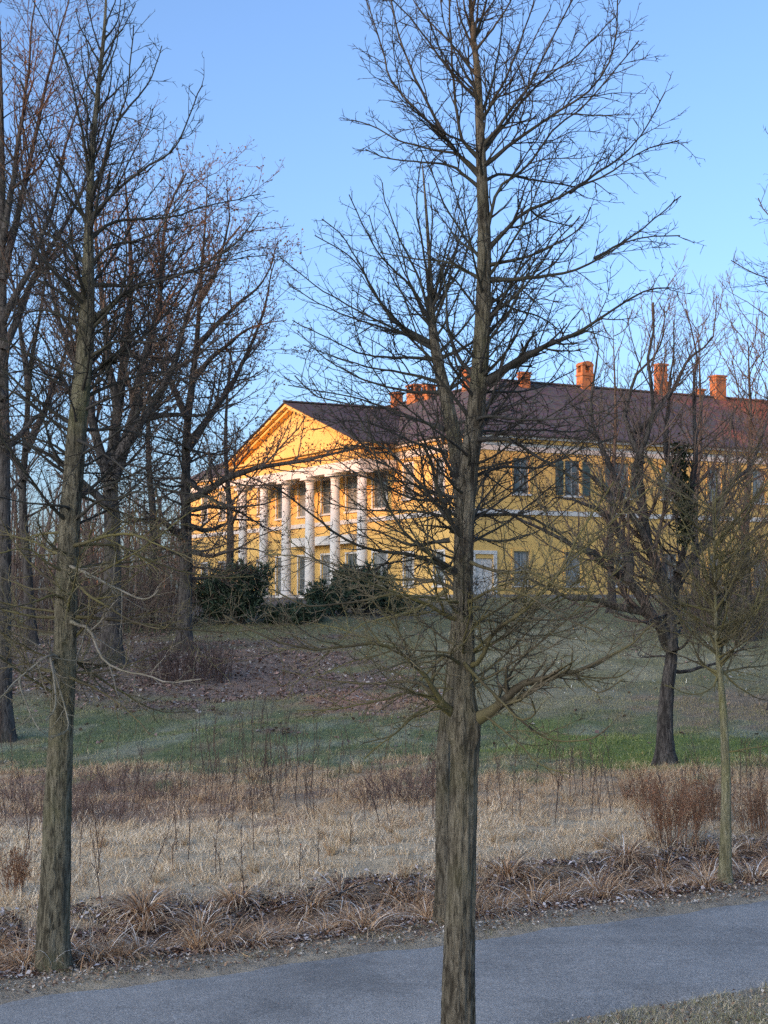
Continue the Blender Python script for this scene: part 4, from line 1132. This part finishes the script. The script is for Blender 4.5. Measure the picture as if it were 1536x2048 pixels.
# right-hand trees beyond
for i, (px, py, top, wpx, sd_, lab) in enumerate([(1560,1420,560,20,41,'dense twiggy tree at the right picture edge, limbs arching in'), (1495,1280,620,13,42,'fine-twigged tree close to the right wing of the mansion'),
        (1225,1226,600,9,43,'slender fine-twigged tree before the middle windows of the right wing'), (1395,1232,590,10,44,'upright fine-twigged tree below the tall right chimneys')]):
    b = ground_hit(px, py); D = b[1]; k = D / FPX
    park_tree(lab, b, PP([(px, py + 4), (px - 5, (py + top) / 2 + 120), (px + 6, (py + top) / 2 - 60), (px, top + 30)], D, 1.0), wpx * k, [], sd_, 2.2 if i else 1.8,
      [((40, 34, 22, 22)[i], 0.2, 0.97, 2.0, 4.6 if i < 2 else 3.6, 0.75)], 0.0075 if i == 0 else 0.0115, (0.38, 0.29, 0.24) if i < 2 else (0.55, 0.42, 0.38), depth4=True, up=0.4)

# far wood beyond the lawn at the left: one brown mass of bare crowns
rng = np.random.default_rng(90)
n = 100
y = rng.uniform(92, 150, n); x = rng.uniform(-0.275, -0.118, n) * y
p0 = np.stack([x, y, ground_z(x, y) - 0.1], 1)
T1 = grow(p0, nrm(rng.normal(0, 0.08, (n, 3)) + [0, 0, 1]), rng.uniform(5, 10, n), rng.uniform(0.10, 0.2, n), 9, 0.05, 0.04, rng, 0.15)
T2 = spawn(*T1, rng, 0.6, 0.12, 0.7, 0.36, 1.0, 4.0, 0.45, 0.02, 5, 0.2, 0.08)
T3 = spawn(*T2, rng, 0.55, 0.1, 0.7, 0.55, 0.5, 2.0, 0.6, 0.016, 3, 0.15, 0.1)
v, f = tubes([(*T1, 5), (*T2, 3), (*T3, 3)], np.zeros(3))
o = part('distant_wood', np_mesh('distant_wood', v, f, M['twig_far'], True)); o['kind'] = 'stuff'

# ------------------------------------------------------------------ thickets and shrubs
def brush(name, label, cat_, base, rad, n, h, rmin, cols, seed, group=None, spread=0.35, l2=0.25, leaves=0, mat=None):
    rng = np.random.default_rng(seed); base = np.array(base, float)
    a = rng.uniform(0, 6.28, n); rr = rad * np.sqrt(rng.random(n))
    p = np.stack([base[0] + rr * np.cos(a), base[1] + rr * np.sin(a) * 0.8, np.zeros(n)], 1); p[:, 2] = ground_z(p[:, 0], p[:, 1]) - 0.03
    d = nrm(np.stack([np.cos(a) * spread * rng.random(n), np.sin(a) * spread * rng.random(n), np.ones(n)], 1) + rng.normal(0, 0.12, (n, 3)))
    P1, R1 = grow(p, d, h * rng.uniform(0.5, 1.1, n), np.full(n, rmin * 1.8), 7, 0.05, 0.07, rng)
    P2, R2 = spawn(P1, R1, rng, l2, 0.2, 0.55, 0.4, 0.08, h * 0.5, 0.7, rmin * 1.1, 5, 0.15, 0.1)
    P3, R3 = spawn(P2, R2, rng, l2 * 0.8, 0.2, 0.6, 0.45, 0.05, h * 0.25, 0.8, rmin, 3, 0.1, 0.1)
    root = thing(name, base, label, cat_, group)
    v, f = tubes([(P1, R1, 4)], base); part('stems', np_mesh('stems', v, f, mat or M['twig_red'], True), root)
    v, f = tubes([(P2, R2, 3), (P3, R3, 3)], base); part('crown', np_mesh('crown', v, f, mat or M['twig_red'], True), root)
    if leaves:
        sel = rng.integers(0, len(P3), leaves)
        v, f, c = leaf_cards(P3[sel, -1] + rng.normal(0, 0.015, (leaves, 3)) - base, rng, 0.028, cols, 0.5)
        o = part('leaves', np_mesh('leaves', v, f, M['tint'], False, c), root); o['kind'] = 'stuff'
    return root
M['twig_brush'] = mat_twig('brush_bark', (0.055, 0.036, 0.031), (0.11, 0.075, 0.062))
M['twig_bramble'] = mat_twig('bramble_bark', (0.13, 0.082, 0.066), (0.24, 0.165, 0.13))
M['twig_rust'] = mat_twig('rusty_stem', (0.21, 0.115, 0.068), (0.35, 0.205, 0.125))
brush('brush_thicket', 'low dark red-brown brush thicket around the foot of the upright tree', 'shrub', ground_hit(372, 1362), 1.5, 170, 1.35, 0.007, [(0.10, 0.06, 0.05)], 51, l2=0.22, mat=M['twig_brush'])
for i, (px, py, rad, n, h, lab) in enumerate([(205, 1262, 3.0, 120, 3.2, 'tall leafless thicket behind the left verge tree'), (330, 1248, 2.4, 100, 3.0, 'leafless thicket beside the left end of the mansion'),
        (60, 1250, 3.0, 110, 3.0, 'leafless thicket at the left picture edge below the old trees'), (1500, 1262, 3.2, 120, 3.4, 'tall leafless thicket before the end of the right wing'),
        (1440, 1262, 2.2, 80, 3.2, 'leafless bush on the frosted slope behind the young tree')]):
    brush('leafless_thicket', lab, 'shrub', ground_hit(px, py), rad, n, h, 0.010, None, 60 + i, 'leafless thickets on the slope', 0.5, 0.34, mat=M['twig_far'])
brush('dock_plant', 'large rust-brown seeded dock plant left of the young tree', 'plant', ground_hit(1345, 1690), 0.40, 42, 1.0, 0.0035, [(0.34, 0.16, 0.085), (0.24, 0.115, 0.065)], 71, 'rust-brown dock plants', 0.22, 0.075, 1540, M['twig_rust'])
brush('dock_plant', 'smaller rust-brown dock plant at the edge of the green turf', 'plant', ground_hit(1285, 1612), 0.30, 40, 0.6, 0.0035, [(0.20, 0.095, 0.05), (0.15, 0.075, 0.04)], 72, 'rust-brown dock plants', 0.22, 0.075, 560, M['twig_rust'])
brush('dock_plant', 'rust-brown dock plant close behind the trunk of the young tree', 'plant', ground_hit(1400, 1640), 0.40, 55, 0.7, 0.0035, [(0.20, 0.11, 0.06), (0.15, 0.08, 0.05)], 73, 'rust-brown dock plants', 0.22, 0.075, 700, M['twig_rust'])
brush('dock_plant', 'rust-brown dock plant cut by the right picture edge', 'plant', ground_hit(1530, 1660), 0.40, 60, 0.8, 0.0035, [(0.13, 0.08, 0.055), (0.17, 0.10, 0.06)], 74, 'rust-brown dock plants', 0.22, 0.075, 700, M['twig_rust'])
brush('dock_plant', 'narrow rust-brown dock plant at the left picture edge before the ditch', 'plant', ground_hit(22, 1790), 0.16, 26, 0.62, 0.003, [(0.22, 0.11, 0.055), (0.16, 0.08, 0.045)], 75, 'rust-brown dock plants', 0.22, 0.075, 560, M['twig_rust'])

def evergreen(label, base, rx, ry, h, n, seed):
    """dense needle shrub: stems and many short feathery sprays in lumpy layers"""
    rng = np.random.default_rng(seed); base = np.array(base, float)
    root = thing('evergreen_shrub', base, label, 'shrub', 'dark evergreen shrubs before the mansion')
    m = 26
    a = rng.uniform(0, 6.28, m)
    p = np.stack([0.25 * rx * np.cos(a), 0.25 * ry * np.sin(a), np.full(m, -0.05)], 1) + base
    d = nrm(np.stack([np.cos(a) * rx / h * rng.uniform(0.1, 1.1, m), np.sin(a) * ry / h * rng.uniform(0.1, 1.1, m), np.ones(m)], 1))
    P1, R1 = grow(p, d, h * rng.uniform(0.65, 1.05, m), np.full(m, 0.035), 8, 0.0, 0.06, rng)
    P2, R2 = spawn(P1, R1, rng, 0.07, 0.12, 0.95, 0.42, 0.25, 1.0, 0.4, 0.009, 6, 0.12, 0.08)
    v, f = tubes([(P1, R1, 5), (P2, R2, 3)], base); part('stems', np_mesh('stems', v, f, M['bark_old'], True), root)
    K = n; sel = rng.integers(0, len(P2), K); t = rng.uniform(0.15, 1, K) * 4.99; i0 = t.astype(int); fr = (t - i0)[:, None]
    q = P2[sel, i0] * (1 - fr) + P2[sel, i0 + 1] * fr; tan = nrm(P2[sel, i0 + 1] - P2[sel, i0])
    dd = nrm(tan + rng.normal(0, 0.7, (K, 3)) + [0, 0, 0.15]); s = nrm(np.cross(dd, rng.normal(size=(K, 3)))); L = rng.uniform(0.10, 0.24, (K, 1)); w = L * 0.13
    v = np.stack([q - s * w, q + s * w, q + dd * L * 0.6 + s * w * 0.8, q + dd * L, q + dd * L * 0.6 - s * w * 0.8], 1)
    c = np.array([(0.042, 0.068, 0.048), (0.058, 0.095, 0.060), (0.080, 0.122, 0.072), (0.115, 0.140, 0.092)])[rng.integers(0, 4, K)] * rng.uniform(0.8, 1.2, (K, 1))
    o = part('needles', np_mesh('needles', v.reshape(-1, 3) - base, np.arange(K * 5).reshape(K, 5), M['tint'], False, np.repeat(c, 5, 0)), root); o['kind'] = 'stuff'
for (px, py, rx, h, n, lab) in [(468, 1248, 1.8, 2.5, 15000, 'big dark evergreen shrub at the left foot of the portico'), (560, 1246, 1.0, 0.9, 4500, 'low evergreen shrub between the two big ones before the door'),
        (662, 1230, 1.3, 1.6, 9000, 'dark evergreen shrub before the middle columns'), (722, 1228, 1.3, 2.2, 12000, 'taller dark evergreen shrub below the right portico column'),
        (800, 1228, 1.1, 0.9, 4000, 'low evergreen shrub under the windows right of the portico'), (610, 1246, 1.2, 0.9, 4500, 'low evergreen shrub on the slope edge before the portico')]:
    evergreen(lab, ground_hit(px, py), rx, 1.1, h, n, int(px))
# ------------------------------------------------------------------ grasses
def blades(pos, rng, L, W, lean, curl, cols, segs=3, dirs=None):
    """curved tapering blades; pos (K,3), L, W (K,), cols (K,3)"""
    K = len(pos); az = rng.uniform(0, 6.28, K) if dirs is None else dirs
    h = np.stack([np.cos(az), np.sin(az), np.zeros(K)], 1); s = np.stack([-np.sin(az), np.cos(az), np.zeros(K)], 1)
    yaw = rng.uniform(-1.2, 1.2, K); s2 = s * np.cos(yaw)[:, None] + h * np.sin(yaw)[:, None]
    th = lean.copy(); p = pos.copy(); rows = []
    for i in range(segs + 1):
        if i < segs:
            w = (W * (1 - 0.75 * i / segs))[:, None]
            rows += [p - s2 * w / 2, p + s2 * w / 2]
        else: rows.append(p)
        p = p + (h * np.sin(th)[:, None] + np.array([0, 0, 1.0]) * np.cos(th)[:, None]) * (L / segs)[:, None]
        th = th + curl / segs
    nv = 2 * segs + 1
    v = np.stack(rows, 1).reshape(-1, 3); I = np.arange(K * nv).reshape(K, nv)
    F4 = np.concatenate([I[:, [2*i, 2*i+1, 2*i+3, 2*i+2]] for i in range(segs - 1)]) if segs > 1 else np.zeros((0, 4), int)
    F3 = I[:, [nv - 3, nv - 2, nv - 1]]
    return v, F4, F3, np.repeat(cols, nv, 0)

def field(name, N, region, rng, Lr, Wr, lean, curl, recolour, segs=3, kind='stuff'):
    """region(x, y) -> keep probability; sample inside the view wedge and a little past it"""
    out = []
    got = 0
    y0, y1 = region[0], region[1]
    while got < N:
        K = 200000
        y = np.sqrt(rng.uniform(y0 ** 2, y1 ** 2, K)) if region[3] else rng.uniform(y0, y1, K)
        x = rng.uniform(-0.285, 0.285, K) * y
        keep = rng.random(K) < region[2](x, y)
        out.append(np.stack([x[keep], y[keep]], 1)); got += keep.sum()
    q = np.concatenate(out)[:N]; x, y = q.T
    pos = np.stack([x, y, ground_z(x, y) - 0.01], 1)
    L = rng.uniform(*Lr, N) * (0.75 + 0.35 * wave_noise(x, y, 0.7)).clip(0.35, 1.4)
    W = rng.uniform(*Wr, N)
    c = recolour(x, y, zone_colour(x, y), rng)
    v, f4, f3, cc = blades(pos, rng, L, W, rng.uniform(*lean, N), rng.uniform(*curl, N), c, segs)
    o = part(name, np_mesh(name, v, [f4, f3], M['tint_grass'], False, cc)); tag(o, kind=kind)
    return o
M['tint_grass'] = mat_tint('grass_tint', 0.8, 0.3, 14.0)
rng = np.random.default_rng(100)
cdist = lambda x, y: x * RN[0] + y * RN[1]

def col_dry(x, y, z, rng):
    N = len(x); pal = np.array([(0.40, 0.345, 0.26), (0.33, 0.265, 0.185), (0.25, 0.18, 0.12), (0.50, 0.475, 0.43), (0.18, 0.12, 0.085)])
    n = wave_noise(x, y, 1.1)
    pr = np.stack([0.30 + 0 * n, 0.25 + 0 * n, 0.2 + 0.25 * smooth(24, 30, y) + 0.1 * n, 0.55 * (1 - smooth(23, 29, y)) + 0.15 * n, 0.05 + 0.22 * smooth(24, 29, y)], 1).clip(0.01)
    pr = np.cumsum(pr / pr.sum(1, keepdims=True), 1); i = (rng.random(N)[:, None] > pr).sum(1).clip(0, 4)
    c = pal[i] * rng.uniform(0.8, 1.2, (N, 1))
    m = rng.uniform(0.1, 0.55, (N, 1)); return c * (1 - m) * [2.0, 1.80, 1.50] + z * 1.0 * m
field('dry_grass', 120000, (18, 37, lambda x, y: (smooth(17.3, 18.2, cdist(x, y)) * (1 - smooth(29.5, 36, y + 1.6 * wave_noise(x, y, 1.5) + 1.5 * wave_noise(x + 9, y, 0.5))) * (0.55 + 0.45 * wave_noise(x + 3, y, 0.8))).clip(0, 1), True), rng,
      (0.09, 0.30), (0.006, 0.012), (0.3, 1.35), (0.2, 1.6), col_dry, 2)
def col_green(x, y, z, rng):
    N = len(x); g = np.array([(0.060, 0.088, 0.036), (0.088, 0.120, 0.050), (0.15, 0.15, 0.092), (0.22, 0.235, 0.18)])[rng.integers(0, 4, N)]
    m = rng.uniform(0.35, 0.85, (N, 1)); return (g * [1.95, 1.8, 1.6] * (1 - m) + z * m) * rng.uniform(0.75, 1.25, (N, 1))
field('grass', 75000, (30.5, 47, lambda x, y: (smooth(30.0, 33.8, y + 1.6 * wave_noise(x, y, 1.5) + 1.3 * wave_noise(x + 9, y, 0.5)) * (0.7 + 0.4 * wave_noise(x, y, 0.9))).clip(0, 1), True), rng, (0.06, 0.17), (0.008, 0.016), (0.1, 0.9), (0.1, 0.9), col_green, 2)
def col_slope(x, y, z, rng):
    N = len(x); w = rng.random((N, 1)) < 0.03
    return np.where(w, np.array([0.66, 0.66, 0.60]), z) * rng.uniform(0.65, 1.3, (N, 1))
field('slope_grass', 38000, (46, 86, lambda x, y: (0.75 + 0.35 * wave_noise(x, y, 1.6)).clip(0, 1), False), rng, (0.07, 0.20), (0.014, 0.03), (0.1, 1.0), (0.1, 0.9), col_slope, 2)
def col_verge(x, y, z, rng):
    N = len(x); g = np.array([(0.30, 0.27, 0.20), (0.36, 0.345, 0.30), (0.13, 0.14, 0.06), (0.20, 0.16, 0.10), (0.17, 0.18, 0.09)])[rng.integers(0, 5, N)]
    return (g * [1.25, 1.2, 1.05] + z * 0.3) * rng.uniform(0.7, 1.25, (N, 1))
field('verge_grass', 34000, (11.5, 22, lambda x, y: (smooth(C_NEAR + 0.02, C_NEAR - 0.35, cdist(x, y) + 0.12 * wave_noise(x, y, 0.4))), False), rng, (0.05, 0.16), (0.004, 0.007), (0.3, 1.4), (0.2, 1.4), col_verge, 2)
field('verge_grass', 16000, (13.5, 26, lambda x, y: ((smooth(C_FAR + 0.02, C_FAR + 0.4, cdist(x, y) + 0.15 * wave_noise(x, y, 0.4)) * (1 - smooth(15.7, 16.1, cdist(x, y)))) * (0.4 + 0.6 * wave_noise(x, y, 0.5))).clip(0, 1), False), rng, (0.025, 0.10), (0.003, 0.007), (0.4, 1.4), (0.2, 1.2), col_verge, 2)

# fallen leaves, dark below and rimed white on top, in the ditch; thinner on the verge and under the trees
def litter(name, N, region, size, cols, y0, y1):
    rng = np.random.default_rng(N); out = []; got = 0
    while got < N:
        y = rng.uniform(y0, y1, 100000); x = rng.uniform(-0.285, 0.285, 100000) * y
        k = rng.random(100000) < region(x, y); out.append(np.stack([x[k], y[k]], 1)); got += k.sum()
    x, y = np.concatenate(out)[:N].T
    pos = np.stack([x, y, ground_z(x, y) + rng.uniform(0.0, 0.035, N)], 1)
    az = rng.uniform(0, 6.28, N); d = np.stack([np.cos(az), np.sin(az), rng.normal(0, 0.35, N)], 1); s = np.stack([-np.sin(az), np.cos(az), rng.normal(0, 0.35, N)], 1)
    L = (size * rng.uniform(0.5, 1.3, N))[:, None]; up = np.array([0, 0, 1.0]) * L * rng.uniform(-0.1, 0.3, (N, 1))
    v = np.stack([pos - d * L / 2, pos + s * L * 0.3 + up, pos + d * L / 2, pos - s * L * 0.3 + up], 1)
    I = np.arange(N * 4).reshape(N, 4); F = np.concatenate([I[:, [0, 1, 2]], I[:, [0, 2, 3]]])
    c = np.array(cols)[rng.integers(0, len(cols), N)] * [1.6, 1.5, 1.4] * rng.uniform(0.75, 1.25, (N, 1))
    o = part(name, np_mesh(name, v.reshape(-1, 3), F, M['tint'], False, np.repeat(c, 4, 0))); tag(o, kind='stuff')
DK = [(0.07, 0.045, 0.04), (0.11, 0.07, 0.055), (0.16, 0.095, 0.06), (0.05, 0.035, 0.035), (0.30, 0.27, 0.27), (0.40, 0.39, 0.40), (0.20, 0.13, 0.09)]
litter('fallen_leaves', 34000, lambda x, y: (smooth(15.15, 15.6, cdist(x, y)) * (1 - smooth(17.7, 18.6, cdist(x, y)))) * (0.55 + 0.45 * wave_noise(x, y, 0.6)).clip(0, 1), 0.065, DK, 13, 27)
litter('scattered_leaves', 9000, lambda x, y: 0.6 * (1 - smooth(15.4, 16.0, cdist(x, y))) * ((cdist(x, y) > C_FAR + 0.05) | ((cdist(x, y) < C_NEAR - 0.1) & (np.sin(x * 91.7 + y * 57.3) > 0.5))), 0.042, [(0.22, 0.15, 0.10), (0.40, 0.38, 0.34), (0.12, 0.08, 0.06), (0.30, 0.24, 0.17)], 11.5, 26)
litter('slope_leaves', 9000, lambda x, y: np.maximum.reduce([blob(x, y, P_LEAF, 4.6, 9.0), blob(x, y, P_RED, 2.2, 2.6), blob(x, y, P_LEAF2, 7, 12), 0.02 + 0 * x]), 0.15, [(0.16, 0.115, 0.11), (0.22, 0.15, 0.125), (0.11, 0.08, 0.07), (0.16, 0.11, 0.09), (0.12, 0.085, 0.075), (0.26, 0.245, 0.23)], 38, 70)

# brown sedge tussocks along the ditch: single plants
tv = []
for k in range(8):
    r = np.random.default_rng(300 + k); K = 190
    a = r.uniform(0, 6.28, K); q = 0.10 * np.sqrt(r.random(K))
    pos = np.stack([q * np.cos(a), q * np.sin(a), np.zeros(K) - 0.02], 1)
    pal = np.array([(0.26, 0.165, 0.095), (0.34, 0.235, 0.145), (0.17, 0.10, 0.06), (0.42, 0.34, 0.24), (0.085, 0.055, 0.04), (0.50, 0.47, 0.43)])
    c = pal[r.choice(6, K, p=[.26, .24, .2, .12, .1, .08])] * [1.85, 1.8, 1.72] * r.uniform(0.8, 1.2, (K, 1))
    v, f4, f3, cc = blades(pos, r, r.uniform(0.25, 0.62, K), r.uniform(0.007, 0.014, K), r.uniform(0.1, 1.1, K), r.uniform(1.3, 3.0, K), c, 7, a + r.normal(0, 0.5, K))
    v[:, 2] = np.maximum(v[:, 2], -0.03 + 0.02 * r.random(len(v)))
    tv.append(np_mesh('sedge_tussock', v, [f4, f3], M['tint_grass'], False, cc))
rng = np.random.default_rng(41)
placed = []
for k in range(2500):
    y = rng.uniform(13.5, 26); x = rng.uniform(-0.275, 0.275) * y; c = cdist(x, y)
    lim = 16.05 + 0.35 * math.sin(x * 1.3) ; 
    if not (15.5 < c < 18.0): continue
    if c > 17.4 and rng.random() > 0.5: continue
    if any((x - u) ** 2 + (y - w) ** 2 < 0.27 ** 2 for u, w in placed): continue
    placed.append((x, y))
    if len(placed) >= 160: break
for k, (x, y) in enumerate(placed):
    o = part('sedge_tussock', tv[k % 8]); o.location = (x, y, float(ground_z(x, y)))
    o.rotation_euler = (rng.normal(0, 0.1), rng.normal(0, 0.1), rng.uniform(0, 6.28)); s = rng.uniform(0.75, 1.35); o.scale = (s * rng.uniform(0.9, 1.2), s, s * rng.uniform(0.7, 1.05))
    tag(o, 'brown arching sedge tussock with frost-bleached blades in the roadside ditch', 'sedge', 'sedge tussocks along the ditch')

# taller tufts of pale grass in the field
gv = []
for k in range(5):
    r = np.random.default_rng(500 + k); K = 90
    a = r.uniform(0, 6.28, K); q = 0.07 * np.sqrt(r.random(K)); pos = np.stack([q * np.cos(a), q * np.sin(a), np.zeros(K) - 0.02], 1)
    pal = np.array([(0.36, 0.27, 0.17), (0.42, 0.35, 0.25), (0.27, 0.17, 0.10), (0.46, 0.42, 0.36)]); c = pal[r.integers(0, 4, K)] * [1.5, 1.4, 1.2] * r.uniform(0.8, 1.2, (K, 1))
    v, f4, f3, cc = blades(pos, r, r.uniform(0.25, 0.62, K), r.uniform(0.005, 0.009, K), r.uniform(0.0, 0.5, K), r.uniform(0.3, 1.6, K), c, 5, a + r.normal(0, 0.6, K))
    gv.append(np_mesh('grass_tuft', v, [f4, f3], M['tint_grass'], False, cc))
cnt = 0
while cnt < 70:
    y = math.sqrt(rng.uniform(19 ** 2, 33 ** 2)); x = rng.uniform(-0.27, 0.27) * y
    if cdist(x, y) < 18.0: continue
    o = part('grass_tuft', gv[cnt % 5]); o.location = (x, y, float(ground_z(x, y))); o.rotation_euler = (rng.normal(0, 0.08), rng.normal(0, 0.08), rng.uniform(0, 6.28)); s = rng.uniform(0.45, 0.85); o.scale = (s * 1.2, s * 1.2, s)
    tag(o, 'pale dry grass tuft standing in the frosted field beyond the ditch', 'grass tuft', 'dry grass tufts in the field'); cnt += 1

# tall dead weed stalks
wv = []
for k in range(7):
    r = np.random.default_rng(700 + k); z0 = np.zeros((1, 3))
    P1, R1 = grow(z0, np.array([[r.normal(0, 0.08), r.normal(0, 0.08), 1.0]]), np.array([1.0]), np.array([0.0058]), 10, 0.02, 0.035, r, 0.5)
    P2, R2 = spawn(P1, R1, r, 0.07, 0.35, 0.45, 0.28, 0.05, 0.28, 0.7, 0.0035, 5, 0.25, 0.08)
    P3, R3 = spawn(P2, R2, r, 0.05, 0.3, 0.5, 0.4, 0.02, 0.07, 0.9, 0.0032, 3, 0.2, 0.1)
    v, f = tubes([(P1, R1, 5), (P2, R2, 3), (P3, R3, 3)], np.zeros(3))
    wv.append((np_mesh('weed_stalk', v, f, M['twig_brush'] if k % 3 else M['twig_red'], True)))
spots = []
for px, py in [(428,1622),(448,1640),(462,1655),(475,1600),(498,1620),(506,1700),(520,1610),(535,1590),(548,1610),(560,1600),(571,1585),(590,1600),(620,1610),(640,1600),(655,1570),(670,1585),(345,1740),(352,1700),(376,1725),(490,1845),(432,1755),
               (440,1760),(362,1650),(290,1590),(310,1600),(195,1760),(200,1740),(205,1820),(160,1740),(300,1760),(60,1700),(45,1740),(12,1650),(80,1640),(30,1610),(730,1640),(760,1650),(790,1640),(820,1600),(840,1640),(848,1620),(865,1640),
               (1000,1590),(1040,1640),(1075,1600),(1165,1590),(1180,1585),(1230,1600),(975,1620),(1110,1650),(1500,1640),(1480,1600),(1520,1560),(1400,1580),(700,1700),(640,1740),(560,1690),(600,1760),(525,1480),(515,1460),(533,1470),(540,1440)]:
    spots.append((px, py))
rw = np.random.default_rng(9)
for k in range(34): spots.append((rw.uniform(0, 880), rw.uniform(1500, 1660)))
for k in range(45): spots.append((rw.normal(500, 75), rw.uniform(1440, 1640)))
for k in range(24): spots.append((rw.uniform(960, 1536), rw.uniform(1560, 1640)))
for k, (px, py) in enumerate(spots):
    p = ground_hit(px, py); o = part('weed_stalk', wv[k % 7]); o.location = p; o.rotation_euler = (rw.normal(0, 0.07), rw.normal(0, 0.07), rw.uniform(0, 6.28))
    s = rw.uniform(0.45, 1.35); o.scale = (1.2, 1.2, s)
    tag(o, 'thin dead weed stalk standing upright in the rough grass beyond the ditch', 'weed stalk', 'dead weed stalks in the rough grass')
# small brush clumps in the reddish undergrowth at the left
for k, (px, py, h, w_) in enumerate([(40,1600,0.6,'at the left picture edge behind the narrow dock plant'),(150,1590,0.6,'just right of the left verge trunk, upper one'),(250,1580,0.55,'between the left trunk and the brush thicket'),
        (330,1600,0.5,'below the brush thicket of the upright tree'),(90,1640,0.55,'half hidden behind the left verge trunk'),(210,1630,0.5,'right of the left verge trunk, lower one'),
        (820,1590,0.7,'left of the paired middle trunks'),(780,1600,0.6,'farthest left of the three before the middle trunks'),(860,1580,0.7,'right against the paired middle trunks')]):
    brush('bramble', 'low tangle of reddish bramble stems ' + w_, 'bramble', ground_hit(px, py), 0.6, 40, h, 0.0040, [(0.22, 0.14, 0.11), (0.28, 0.18, 0.13)], 800 + k, 'bramble tangles at the turf edge', 1.3, 0.10, 250, M['twig_bramble'])

# frozen puddle in the ditch and a broken branch beside it
p = ground_hit(1208, 1782)
mb = MB(); r = np.random.default_rng(4)
ring = [(0.30 * (1 + 0.25 * r.normal()) * math.cos(a), 0.20 * (1 + 0.25 * r.normal()) * math.sin(a)) for a in np.linspace(0, 2 * math.pi, 18, endpoint=False)]
mb.prism([(x, y, -0.02) for x, y in ring], [(x, y, 0.012) for x, y in ring])
t = NT('thin_ice'); M['ice'] = t.out(t.ramp(t.noise(5, 5), [(0.35, (0.16, 0.20, 0.26)), (0.65, (0.55, 0.60, 0.66))]), 0.18, 0.5)
o = mb.build('frozen_puddle', M['ice']); o.location = (p[0], p[1], p[2] + 0.02); tag(o, 'small frozen puddle glinting among dark sedge at the right of the ditch', 'ice')
P1 = resample(np.array([ground_hit(645, 1832) + [0, 0, .05], ground_hit(670, 1820) + [0, 0, .16], ground_hit(700, 1812) + [0, 0, .22], ground_hit(725, 1808) + [0, 0, .25]]), 12)
v, f = tubes([(P1[None], np.linspace(0.016, 0.007, 12)[None], 6)], P1[0])
o = part('fallen_branch', np_mesh('fallen_branch', v, f, M['bark_old'], True)); o.location = P1[0]; tag(o, 'dark broken branch lying across the sedge of the ditch', 'branch')
n_t = sum(len(o.data.polygons) for o in scene.objects if o.type == 'MESH')
print('POLYS', n_t, 'OBJS', len(scene.objects))
